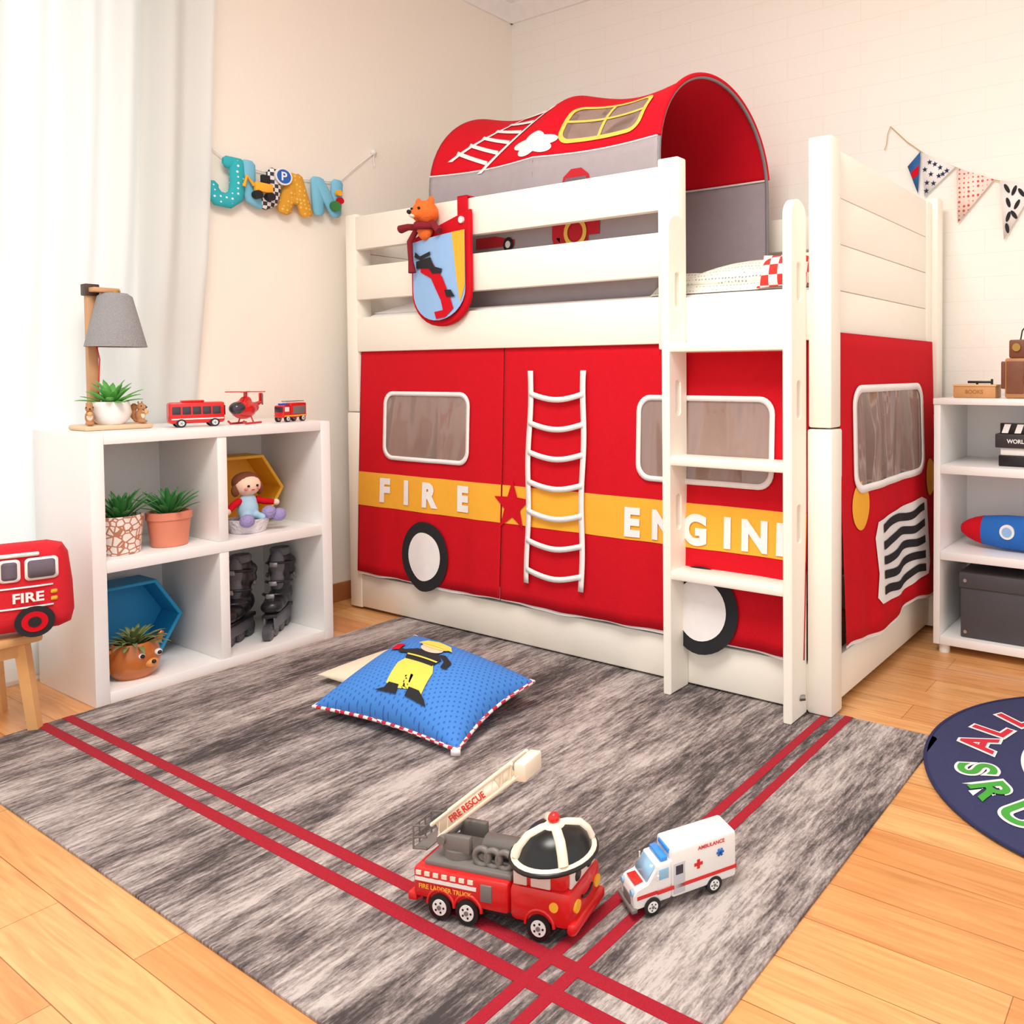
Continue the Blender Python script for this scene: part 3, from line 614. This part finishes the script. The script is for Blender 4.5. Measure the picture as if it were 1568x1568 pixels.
# ------------------------------------------------------------------ bunting
grp('pennant_bunting')
yb=WY-.006
bp_=[(1.886,1.866),(1.95,1.80),(2.03,1.735),(2.115,1.69),(2.22,1.635),(2.36,1.588),(2.52,1.575),(2.7,1.61),(2.9,1.70),(3.08,1.85)]
CORD=M('cord',(200,170,130),.9)
tube('cord',[(a,yb-.004,b_) for a,b_ in bp_],.002,CORD,6)
tube('cord_tail',[(1.886,yb-.004,1.866),(1.875,yb-.004,1.84),(1.87,yb-.004,1.80),(1.862,yb-.004,1.78)],.0015,CORD,6)
PD=dots('pink_dots',(248,228,218),(222,95,85),60,.36,.15)
fl=[((1.955,1.705),(2.005,1.755),(1.995,1.60),M('blue_flag',(50,100,160),.9)),((2.01,1.75),(2.135,1.68),(2.02,1.585),WHF),((2.14,1.676),(2.275,1.618),(2.145,1.475),PD),((2.295,1.612),(2.42,1.583),(2.31,1.40),WHF),((2.44,1.58),(2.57,1.58),(2.50,1.39),PD),((2.6,1.59),(2.72,1.62),(2.67,1.42),WHF)]
ffn=lambda off:(lambda a,b_:Vector((a,yb-.006-off,b_)))
for i,(a,b_,c,m) in enumerate(fl): decal('flag_%d'%i,[a,b_,c],ffn(.001),m,0,.001)
decal('flag_red_print',[(1.968,1.68),(2.0,1.705),(1.997,1.67),(1.975,1.655)],ffn(.003),RED,0)
NAV=M('navy',(35,45,80),.9)
for i,(x,z) in enumerate(((2.04,1.71),(2.08,1.685),(2.045,1.665),(2.075,1.655),(2.03,1.635),(2.055,1.63),(2.105,1.67),(2.022,1.685),(2.028,1.605),(2.06,1.70),(2.09,1.66))): decal('star_%d'%i,star(x,z,.011),ffn(.003),NAV,0)
for i,(x,z,r) in enumerate(((2.32,1.58,.5),(2.345,1.57,-.4),(2.37,1.56,.6),(2.325,1.53,.3),(2.355,1.52,-.5),(2.325,1.48,-.3),(2.345,1.485,.6),(2.322,1.44,.2),(2.395,1.57,.5))):
    decal('leaf_%d'%i,[(x+a*cos(r)-b_*sin(r),z+a*sin(r)+b_*cos(r)) for a,b_ in circ(0,0,.007,12,.019)],ffn(.003),BLK,0)
# ------------------------------------------------------------------ right shelf
grp('open_shelf_unit')
RX0,RX1,RY0,RY1=2.166,2.95,.655,.99
box('side_left',(RX0,RY0,.03),(RX0+.022,RY1,.83),SHW,.002);box('side_right',(RX1-.022,RY0,.03),(RX1,RY1,.83),SHW,.002)
for i,z in enumerate((.03,.312,.597)): box('shelf_%d'%i,(RX0+.022,RY0,z),(RX1-.022,RY1,z+.028),SHW,.002)
box('top_board',(RX0-.002,RY0-.004,.825),(RX1+.002,RY1,.845),SHW,.002);box('back_panel',(RX0+.02,RY1-.006,.05),(RX1-.02,RY1,.83),SHW,0)
for x in(RX0+.03,RX1-.03):
    for y in(RY0+.03,RY1-.03): cyl('foot',(x,y,0),(x,y,.031),.018,WHP)
WB2=M('wood_box',(205,150,95),.5,var=.15)
grp('wooden_pencil_box',(2.275,.78,.8455))
box('body',(-.07,-.04,0),(.07,.04,.038),WB2,.003);box('lid',(-.072,-.042,.038),(.072,.042,.044),M('wood_lid',(225,180,125),.5),.002);box('pen',(-.03,-.01,.048),(.05,.0,.056),BLKP,.002);cyl('peg',(.0,0,.044),(0,0,.05),.004,BLKP,seg=10);cyl('peg_b',(.05,-.005,.044),(.05,-.005,.062),.004,BLKP,seg=10)
text('label','BOOKS',.018,lambda a,b_:Vector((a,-.0405,.02+b_)),BRW,.0005,0)
grp('vintage_robot_toy',(2.425,.78,.8455))
VB=M('vintage_brown',(120,70,45),.5,var=.25);VT=M('vintage_tan',(185,130,80),.5,var=.2)
box('body',(-.05,-.045,0),(.07,.045,.13),VT,.006);box('panel',(-.045,-.048,.015),(.01,-.044,.12),VB,.002);box('head',(-.04,-.035,.13),(.055,.035,.19),VB,.006);cyl('eye',(-.015,-.036,.165),(-.015,-.042,.165),.013,M('brass2',(180,140,70),.3,metal=.9));cyl('eye_b',(.03,-.036,.165),(.03,-.042,.165),.013,_m['brass2'])
box('arm',(-.066,-.03,.03),(-.05,.02,.12),VB,.004);cyl('knob',(.03,-.046,.06),(.03,-.052,.06),.02,VB)
tube('antenna',[(-.01,0,.19),(-.005,0,.22),(.02,0,.25),(.06,0,.28)],.0025,BLKP,6)
grp('book_stack',(2.45,.80,.6255))
box('black_box',(-.09,-.08,0),(.12,.08,.035),BLKP,.003);box('white_book',(-.085,-.075,.035),(.12,.08,.06),WHP,.003);box('world_book',(-.1,-.085,.06),(.12,.08,.105),M('dark_book',(50,46,48),.5),.003)
box('clapper',(-.085,-.08,.105),(.12,-.06,.14),BLKP,.002)
for i in range(5): decal('clapper_stripe_%d'%i,[(-.08+i*.04,.108),(-.06+i*.04,.108),(-.05+i*.04,.137),(-.07+i*.04,.137)],lambda a,b_:Vector((a,-.0815,b_)),WHP,0)
text('book_title','WORLD BOOK',.018,lambda a,b_:Vector((a,-.0865,.082+b_)),WHP,.0005,0)
grp('plush_rocket',(2.42,.78,.34),(0,0,-.05))
PB=M('plush_blue',(35,105,190),.9)
prr=[(-.2,.004),(-.195,.016),(-.175,.03),(-.15,.040),(-.12,.048),(-.05,.056),(.05,.058),(.13,.05),(.2,.035),(.21,.002)]
tube('body',[(a,0,.06) for a,r in prr if a>=-.12],[r for a,r in prr if a>=-.12],PB,24);tube('nose',[(a,0,.06) for a,r in prr if a<=-.12],[r*1.01 for a,r in prr if a<=-.12],RED,24)
cyl('porthole',(-.03,-.05,.07),(-.03,-.058,.07),.024,WHF);cyl('porthole_glass',(-.03,-.05,.07),(-.03,-.06,.07),.016,LB);cyl('porthole_b',(.05,-.05,.07),(.05,-.06,.07),.024,WHF)
box('fin_a',(.12,-.008,.1),(.2,.008,.15),RED,.006);box('fin_b',(.1,-.1,.02),(.2,-.04,.035),RED,.006)
grp('storage_box',(2.42,.80,.0585))
DG=M('dark_grey_box',(72,70,74),.6,var=.1)
box('body',(-.17,-.12,0),(.17,.12,.17),DG,.004);box('lid',(-.175,-.125,.165),(.175,.125,.215),DG,.004)
for x in(-.165,.165):
    for z in(.02,.19): cyl('rivet',(x*.93,-.121 if z<.1 else -.126,z),(x*.93,-.124 if z<.1 else -.129,z),.006,M('steel2',(190,190,190),.3,metal=.9),seg=12)
# ------------------------------------------------------------------ rugs
RG=bpy.data.materials.new('grey_striated_rug');RG.use_nodes=True;nt=RG.node_tree;L=nt.links;b=nt.nodes['Principled BSDF'];b.inputs['Roughness'].default_value=.95;b.inputs['Specular IOR Level'].default_value=.1
tc=nt.nodes.new('ShaderNodeTexCoord')
def nz(sc,s,d=6,dist=0):
    mp=nt.nodes.new('ShaderNodeMapping');mp.inputs['Scale'].default_value=sc;L.new(tc.outputs['Object'],mp.inputs[0])
    n=nt.nodes.new('ShaderNodeTexNoise');n.inputs['Scale'].default_value=s;n.inputs['Detail'].default_value=d;n.inputs['Roughness'].default_value=.65;n.inputs['Distortion'].default_value=dist;L.new(mp.outputs[0],n.inputs[0]);return n
n1=nz((14,2.6,1),1.0,4,.3);n2=nz((110,17,1),1.0,6,.2);n3=nz((3.2,1.2,1),1.2,2);n5=nz((280,110,1),1.0,3)
def math_(op,a,b_):
    m=nt.nodes.new('ShaderNodeMath');m.operation=op
    for i,x in enumerate((a,b_)):
        if isinstance(x,(int,float)): m.inputs[i].default_value=x
        else: L.new(x,m.inputs[i])
    return m.outputs[0]
v=math_('ADD',math_('ADD',math_('MULTIPLY',n1.outputs[0],.36),math_('MULTIPLY',n2.outputs[0],.46)),math_('ADD',math_('MULTIPLY',math_('SUBTRACT',n3.outputs[0],.5),.42),math_('MULTIPLY',n5.outputs[0],.18)))
rp=nt.nodes.new('ShaderNodeValToRGB');cr=rp.color_ramp;cr.elements[0].position=.40;cr.elements[0].color=rgb((74,69,69));cr.elements[1].position=.61;cr.elements[1].color=rgb((198,189,185))
e=cr.elements.new(.465);e.color=rgb((112,103,102));e=cr.elements.new(.53);e.color=rgb((158,147,144))
L.new(v,rp.inputs[0]);L.new(rp.outputs[0],b.inputs['Base Color'])
n4=nz((1,1,1),350,2);bp=nt.nodes.new('ShaderNodeBump');bp.inputs['Strength'].default_value=.5;bp.inputs['Distance'].default_value=.004;L.new(n4.outputs[0],bp.inputs['Height']);L.new(bp.outputs[0],b.inputs['Normal'])
grp('area_rug')
RS=M('rug_red_stripe',(164,14,38),.95,bump=.4,bscale=300,var=.15,scale=120)
plate('pile',rrect(.303,-1.291,2.375,.035,.015),[],.006,lambda a,b_,c:Vector((a,b_,.003+c)),RG,.001)
for i,y in enumerate((-1.03,-1.085)): box('stripe_x_%d'%i,(.304,y-.012,.004),(2.374,y+.012,.0072),RS,.0008)
for i,x in enumerate((2.075,2.13)): box('stripe_y_%d'%i,(x-.012,-1.29,.0042),(x+.012,.034,.0074),RS,.0008)
grp('round_rug',(2.81,.06,0))
NV=M('navy_rug',(52,56,96),.95,bump=.4,bscale=300);BG=M('beige_rug',(214,196,170),.95);GL=M('green_rug',(70,165,60),.95)
def disc(nm,r,z,mat): cyl(nm,(0,0,0.0005 if z<.006 else z-.001),(0,0,z),r,mat,seg=96)
disc('pile',.46,.006,NV);disc('white_ring',.235,.0072,WHF);disc('beige_centre',.222,.0082,BG)
ring('edge_binding',circ(0,0,.46,96),circ(0,0,.452,96),lambda a,b_:Vector((a,b_,.0072)),M('navy_edge',(36,38,80),.9))
def arc(s,r,a0,step,up,mat,sz=.12):
    for i,ch in enumerate(s):
        a=radians(a0+step*i)
        rot=a-pi/2 if up else a+pi/2
        for k,(mm,bo,z) in enumerate(((WHF,.010,.0078),(mat,.003,.009))):
            text('letter_%s_%d%d'%(s,i,k),ch,sz,lambda x,y,z=z:Vector((x,y,z)),mm,bo,0,1,rot,(r*cos(a),r*sin(a)))
arc('ALLSTAR',.34,182,-17,True,M('rug_red',(205,40,60),.9));arc('SRUB',.34,205,17,False,GL)
# ------------------------------------------------------------------ floor cushions
BEI=M('beige_cushion',(240,228,202),.9)
grp('beige_cushion');pillow('cover',[(.66,-.545,.03),(1.10,-.56,.03),(1.08,-.22,.03),(.66,-.24,.03)],.065,BEI,flat=.35,ex=.4)
grp('firefighter_cushion')
PBL=M('cushion_blue',(58,124,208),.8)
nt=PBL.node_tree;tc=nt.nodes.new('ShaderNodeTexCoord');mp=nt.nodes.new('ShaderNodeMapping');mp.inputs['Rotation'].default_value=(0,0,.9);vo=nt.nodes.new('ShaderNodeTexVoronoi');vo.voronoi_dimensions='2D';vo.inputs['Scale'].default_value=75;vo.inputs['Randomness'].default_value=0
nt.links.new(tc.outputs['Object'],mp.inputs[0]);nt.links.new(mp.outputs[0],vo.inputs[0]);rp=nt.nodes.new('ShaderNodeValToRGB');rp.color_ramp.interpolation='CONSTANT';rp.color_ramp.elements[0].color=rgb((44,98,182));rp.color_ramp.elements[1].position=.2;rp.color_ramp.elements[1].color=rgb((66,134,216));nt.links.new(vo.outputs[0],rp.inputs[0]);nt.links.new(rp.outputs[0],nt.nodes['Principled BSDF'].inputs['Base Color'])
STR=M('striped_piping',(220,60,70),.8);nt=STR.node_tree;ck=nt.nodes.new('ShaderNodeTexChecker');ck.inputs['Scale'].default_value=60;ck.inputs[1].default_value=rgb((240,235,235));ck.inputs[2].default_value=rgb((200,40,60));tc=nt.nodes.new('ShaderNodeTexCoord');nt.links.new(tc.outputs['Object'],ck.inputs[0]);nt.links.new(ck.outputs[0],nt.nodes['Principled BSDF'].inputs['Base Color'])
up=pillow('cover',[(.885,-.695,.036),(1.415,-.66,.028),(1.347,-.343,.075),(.848,-.348,.122)],.135,PBL,trim=STR,flat=.3,ex=.42,n=32,pinch=.05)
pfn=lambda off:(lambda s,t:(lambda tt:up(s+(.5-tt)*.22+.02,tt,off))(.12+(t-.17)*.84))
def pd(nm,pts,mat,off=.003): decal(nm,pts,pfn(off),mat,.03)
FY=M('ff_yellow',(235,215,90),.8);FS=M('ff_skin',(240,205,180),.8);FH=M('ff_hair',(245,215,120),.8)
pd('trousers',[(.34,.26),(.43,.24),(.46,.42),(.50,.42),(.50,.26),(.59,.26),(.60,.50),(.57,.60),(.38,.60),(.34,.50)],FY)
pd('jacket',[(.37,.57),(.57,.57),(.60,.68),(.56,.75),(.38,.75),(.34,.68)],BLK,.004)
pd('arm_left',[(.38,.74),(.30,.70),(.24,.74),(.22,.71),(.29,.64),(.38,.66)],BLK,.004);pd('arm_right',[(.56,.75),(.62,.68),(.62,.60),(.66,.60),(.67,.70),(.60,.77)],BLK,.004)
pd('badge',[(.18,.68),(.26,.68),(.26,.80),(.18,.80)],RED,.005)
pd('boot_left',[(.28,.17),(.43,.18),(.43,.27),(.36,.27),(.34,.21)],BLK,.005);pd('boot_right',[(.49,.19),(.64,.17),(.62,.22),(.57,.28),(.50,.28)],BLK,.005)
pd('face',circ(.48,.81,.085,20,.08),FS,.005);pd('hair',circ(.485,.86,.105,20,.055),FH,.006);pd('helmet',[(.35,.85),(.62,.85),(.58,.94),(.48,.97),(.39,.94)],FY,.007)
pd('coat_band',[(.365,.62),(.585,.62),(.59,.64),(.36,.64)],FY,.006)
decal('tag',[(0,0),(.035,0),(.035,.03),(0,.03)],lambda a,b_:Vector((1.405+a*.6,-.672+a*.3,.018+b_*.5)),WHF,0,.001)
# ------------------------------------------------------------------ toy fire engine
grp('toy_fire_truck',(1.935,-.982,.0075),(0,0,radians(14.3)))
hw=.055
box('chassis',(-.145,-hw+.01,.018),(.14,hw-.01,.032),BLKP,.003)
box('rear_body',(-.155,-hw,.03),(.03,hw,.082),REDP,.006);box('rear_step',(-.168,-hw+.002,.02),(-.15,hw-.002,.034),REDP,.003)
box('cab_lower',(.03,-hw,.022),(.145,hw,.085),REDP,.012);box('cab_upper',(.035,-hw+.003,.08),(.137,hw-.003,.118),REDP,.012)
box('bumper',(.136,-hw-.001,.015),(.153,hw+.001,.036),REDP,.007);box('deck',(-.14,-hw+.01,.08),(.03,hw-.01,.09),GREYP,.003)
lathe('helmet_roof',[(.001,.042),(.02,.041),(.042,.034),(.055,.020),(.06,.006),(.066,0),(.066,-.005),(.001,-.006)],(.085,0,.12),BLKP)
lathe('helmet_crown',[(.001,.046),(.014,.045),(.018,.042),(.019,.038)],(.085,0,.12),CREAM)
for i in range(4):
    a0=i*pi/2+.75
    tube('helmet_rib_%d'%i,[(.085+r*cos(a0),r*sin(a0),.12+z) for r,z in((.005,.040),(.022,.039),(.043,.033),(.056,.019),(.063,.004))],.0085,CREAM,10)
tube('helmet_brim',[(.085+.066*cos(t),.066*sin(t),.118) for t in lsp(0,2*pi,33)[:-1]],.0065,CREAM,8,True)
tube('brim_edge',[(.085+.071*cos(t),.071*sin(t),.117) for t in lsp(0,2*pi,33)[:-1]],.004,BLKP,8,True)
sph('beacon',(.085,0,.173),(.010,.010,.010),REDP);cyl('beacon_base',(.085,0,.160),(.085,0,.168),.009,CREAM)
for s in(-1,1):
    for i,(x0,x1) in enumerate(((.04,.065),(.072,.108))): box('cab_window_%d_%d'%(s,i),(x0,s*(hw-.002)-.002,.086),(x1,s*(hw-.002)+.002,.109),M('toy_window',(225,205,195),.2),.003)
    box('white_band_%d'%s,(-.15,s*hw-.0012,.060),(-.03,s*hw+.0012,.066),WHP,0)
    for i in range(7): box('hatch_%d_%d'%(s,i),(-.148+.017*i,s*hw-.0015,.070),(-.138+.017*i,s*hw+.0015,.077),CREAM,0)
    box('locker_%d'%s,(-.022,s*hw-.002,.045),(.0,s*hw+.002,.074),GREYP,.002);cyl('emblem_%d'%s,(.115,s*hw-.002,.06),(.115,s*hw+.002,.06),.008,YEL)
    for x in(-.10,-.047,.088):
        wheel('wheel_%d_%d'%(s,int(x*1000)),(x,s*(hw-.006),.022),(0,1,0),.022,.018)
        tube('arch_%d_%d'%(s,int(x*1000)),[(x+.026*cos(t),s*(hw-.001),.024+.026*sin(t)) for t in lsp(0,pi,12)],.003,REDP,8)
box('windshield',(.134,-.042,.084),(.14,.042,.112),M('toy_window2',(235,228,220),.2),.004)
for s in(-1,1):
    sph('cartoon_eye_%d'%s,(.140,s*.02,.098),(.003,.010,.011),BLKP);cyl('headlight_%d'%s,(.142,s*.035,.055),(.148,s*.035,.055),.010,YEL)
tube('smile',[(.146,.02*sin(t),.066-.012*cos(t)) for t in lsp(-1.2,1.2,9)],.0025,BLKP,6)
cyl('turntable',(-.09,0,.088),(-.09,0,.104),.035,GREYP);box('hydraulics',(-.115,-.03,.10),(-.06,-.018,.13),GREYP,.004);box('hydraulics_b',(-.115,.018,.10),(-.06,.03,.13),GREYP,.004)
for i in range(3): tube('hose_roll_%d'%i,[(-.035+.022*i+.014*cos(t),-.03,.104+.014*sin(t)) for t in lsp(0,2*pi,17)[:-1]],.005,GREYP,8,True)
cyl('tank',(-.045,-.0,.108),(.02,-.0,.108),.018,GREYP);cyl('pivot',(-.115,-.034,.12),(-.115,.034,.12),.008,GREYP,seg=16)
A=Vector((-.125,0,.12));B=Vector((.035,0,.25));dr=(B-A).normalized();pn=Vector((-dr.z,0,dr.x));LL=(B-A).length
for s in(-1,1):
    for k,q in((0,0),(.024,1)):
        tube('ladder_rail_%d_%d'%(s,q),[A+Vector((0,s*.024,0))+pn*k,B+Vector((0,s*.024,0))+pn*k],.0036,CREAM,8)
    for i in range(9):
        a=A+dr*(LL*i/9)+Vector((0,s*.024,0));tube('truss_%d_%d'%(s,i),[a,a+dr*LL/9+pn*.024],.002,CREAM,6)
    surf('ladder_side_panel_%d'%s,lambda u,v,s=s:A+dr*(.01+.15*u)+pn*(.001+.022*v)+Vector((0,s*.0245,0)),[0,1],[0,1],CREAM,.002)
for i in range(12): a=A+dr*(LL*(i+.5)/12);cyl('ladder_rung_%d'%i,a-Vector((0,.024,0)),a+Vector((0,.024,0)),.0024,CREAM,seg=8)
text('ladder_text','FIRE RESCUE',.016,lambda a,b_:A+dr*(.085+a)+pn*(.012+b_)+Vector((0,-.0265,0)),REDP,.0004,0)
box('tip_plate',(.025,-.027,.24),(.048,.027,.272),CREAM,.004)
for z in(.095,.115,.135): tube('basket_rail_%d'%int(z*1000),[(-.15,-.024,z),(-.178,-.024,z-.004),(-.178,.024,z-.004),(-.15,.024,z)],.0018,GREYP,6)
for y in(-.024,-.008,.008,.024): cyl('basket_bar_%d'%int(y*1000),(-.178,y,.091),(-.178,y,.131),.0016,GREYP,seg=6)
box('basket_floor',(-.178,-.024,.091),(-.15,.024,.094),GREYP,.001)
text('truck_text','FIRE LADDER TRUCK',.011,lambda a,b_:Vector((-.09+a,-hw-.0015,.052+b_)),YEL,.0003,0)
# ------------------------------------------------------------------ toy ambulance
grp('toy_ambulance',(2.158,-.80,.0075),(0,0,radians(-119.4)),.9)
aw=.037;BLU=M('ems_blue',(40,110,200),.4)
box('box_body',(-.112,-aw,.018),(.03,aw,.110),WHP,.006);box('cab',(.028,-aw+.002,.018),(.062,aw-.002,.090),WHP,.006)
bm=bmesh.new();pr=[(.055,.018),(.105,.018),(.107,.045),(.1,.055),(.078,.060),(.058,.088),(.055,.088)]
a_=[bm.verts.new((x,-aw+.003,z)) for x,z in pr];c_=[bm.verts.new((x,aw-.003,z)) for x,z in pr]
bm.faces.new(a_);bm.faces.new(c_[::-1])
for i in range(7): bm.faces.new((a_[i],c_[i],c_[(i+1)%7],a_[(i+1)%7]))
bmesh.ops.recalc_face_normals(bm,faces=bm.faces);bmesh.ops.bevel(bm,geom=bm.edges[:],offset=.002,segments=2,affect='EDGES');fin(bm,'hood',WHP,40)
LG=M('light_glass',(150,195,225),.1)
surf('windshield',lambda u,v:Vector((.0775-.018*v+.0012,-.028+.056*u,.0625+.024*v)),[0,1],[0,1],LG,.002)
for s in(-1,1):
    box('side_window_%d'%s,(.036,s*(aw-.001)-.001,.062),(.056,s*(aw-.001)+.001,.082),LG,.001);box('red_line_%d'%s,(-.112,s*aw-.001,.036),(.06,s*aw+.001,.043),REDP,0);box('red_line_front_%d'%s,(.06,s*(aw-.003)-.001,.036),(.1,s*(aw-.003)+.001,.043),REDP,0)
    box('door_%d'%s,(.002,s*aw-.001,.025),(.026,s*aw+.001,.085),M('door_grey',(200,200,205),.4),.001);box('door_window_%d'%s,(.006,s*aw-.0015,.062),(.022,s*aw+.0015,.08),GLS,.001)
    box('med_cross_a_%d'%s,(-.03,s*aw-.0013,.06),(-.024,s*aw+.0013,.078),REDP,0);box('med_cross_b_%d'%s,(-.036,s*aw-.0013,.066),(-.018,s*aw+.0013,.072),REDP,0)
    for k in range(3):
        t=k*pi/3;q=[(-.008,-.0022),(.008,-.0022),(.008,.0022),(-.008,.0022)];decal('star_of_life_%d_%d'%(s,k),[(a*cos(t)-b_*sin(t),a*sin(t)+b_*cos(t)) for a,b_ in q],lambda a,b_,s=s:Vector((-.075+a,s*(aw+.001),.078+b_)),BLU,0,.001)
    for x in(-.062,.07): wheel('wheel_%d_%d'%(s,int(x*1000)),(x,s*(aw-.005),.0165),(0,1,0),.0165,.012)
    cyl('headlight_%d'%s,(.1045,s*.024,.048),(.109,s*.024,.048),.006,LG,seg=14);tube('mirror_%d'%s,[(.06,s*aw,.066),(.062,s*(aw+.008),.068),(.062,s*(aw+.008),.078)],.002,WHP,6)
text('side_text','AMBULANCE',.010,lambda a,b_:Vector((-.055-a,aw+.0015,.1+b_)),REDP,.0003,0)
box('grille',(.105,-.016,.024),(.1085,.016,.04),GREYP,.001);box('bumper',(.1,-aw,.014),(.112,aw,.022),GREYP,.002);box('hood_stripe',(.082,-.02,.0585),(.1,.02,.0605),REDP,.001)
box('lightbar',(.034,-.028,.09),(.05,.028,.099),M('siren_blue',(60,150,235),.15),.003);box('box_light',(.028,-.024,.1),(.032,.024,.108),_m['siren_blue'],.001)
# ------------------------------------------------------------------ stool + truck cushion
grp('wooden_stool',(.20,-1.22,0))
box('seat',(-.135,-.135,.235),(.135,.135,.26),WOOD,.008)
for i,(x,y) in enumerate(((1,1),(1,-1),(-1,1),(-1,-1))): tube('leg_%d'%i,[(x*.118,y*.118,0),(x*.1,y*.1,.236)],[.016,.018],WOOD,4)
for s in(-1,1): box('apron_%d'%s,(-.09,s*.1-.008,.2),(.09,s*.1+.008,.235),WOOD,.002);box('apron_b_%d'%s,(s*.1-.008,-.09,.2),(s*.1+.008,.09,.235),WOOD,.002)
grp('fire_truck_cushion',(.29,-1.185,.262),(0,0,radians(70)))
PR=M('plush_red',(208,24,40),.85,bump=.15,bscale=60)
body=[(-.24,.03),(-.235,.015),(-.20,.01),(.14,.01),(.165,.02),(.172,.05),(.17,.12),(.162,.20),(.15,.225),(.12,.235),(-.02,.235),(-.05,.225),(-.08,.21),(-.21,.205),(-.238,.19)]
plate('body',body,[],.11,lambda a,b_,c:Vector((a,c,b_)),PR,.04,5)
q2=lambda off:(lambda a,b_:Vector((a+.022,-.055-off-.004*sin(a*20)+max(0,a-.085)**2*3,b_)))
def puff(nm,pts,mat,off=.001): decal(nm,pts,q2(off),mat,.04,.003)
LV=M('lavender_grey',(105,95,108),.8)
for i,(a,c) in enumerate(((.012,.042),(.062,.115))):
    puff('win_border_%d'%i,rrect(a-.006,.146,c+.006,.203,.010),WHF,.001);puff('win_%d'%i,rrect(a,.152,c,.197,.007),LV,.003)
puff('stripe_a',[(-.20,.128),(.11,.128),(.11,.132),(-.20,.132)],WHF);puff('stripe_b',[(-.20,.076),(.11,.076),(.11,.080),(-.20,.080)],WHF)
text('fire_text','FIRE',.034,q2(.004),WHF,.001,0,1,0,(.062,.104))
puff('equipment_panel',rrect(-.11,.06,-.01,.19,.008),BLK)
for i in range(3):
    for j in range(3): puff('gauge_%d%d'%(i,j),circ(-.088+.028*i,.085+.04*j,.009,16),WHF,.003)
puff('light_bar',rrect(-.005,.208,.085,.218,.004),WHF)
for x,nm in((.095,'a'),(-.16,'b')):
    cyl('tyre_'+nm,(x,-.064,.040),(x,.064,.040),.0395,BLK);cyl('tyre_red_'+nm,(x,-.066,.040),(x,.066,.040),.026,RED);cyl('tyre_hub_'+nm,(x,-.068,.040),(x,.068,.040),.013,BLK)
puff('headlamp_a',rrect(.105,.088,.118,.098,.003),YEL);puff('headlamp_b',rrect(.105,.106,.118,.116,.003),YEL)
# ------------------------------------------------------------------ lights
w=bpy.data.worlds.new('world');SC.world=w;w.use_nodes=True;bg=w.node_tree.nodes['Background'];bg.inputs[0].default_value=(1,.985,.965,1);bg.inputs[1].default_value=1.22
def area(nm,loc,rot,sx,sy,p,c):
    l=bpy.data.lights.new(nm,'AREA');l.shape='RECTANGLE';l.size=sx;l.size_y=sy;l.energy=p;l.color=c
    o=bpy.data.objects.new(nm,l);o.location=loc;o.rotation_euler=rot;COL.objects.link(o)
area('window_daylight',(WX-.5,-1.56,1.4),(0,radians(-90),0),2.4,1.9,8,(1,1,1))
area('overhead_fill',(2.0,-1.4,2.7),(0,0,0),1.0,1.0,62,(1,.97,.925))  # added soft fill from above, out of view; not a fixture of the room
SC.view_settings.view_transform='Standard';SC.view_settings.look='None';SC.view_settings.exposure=0
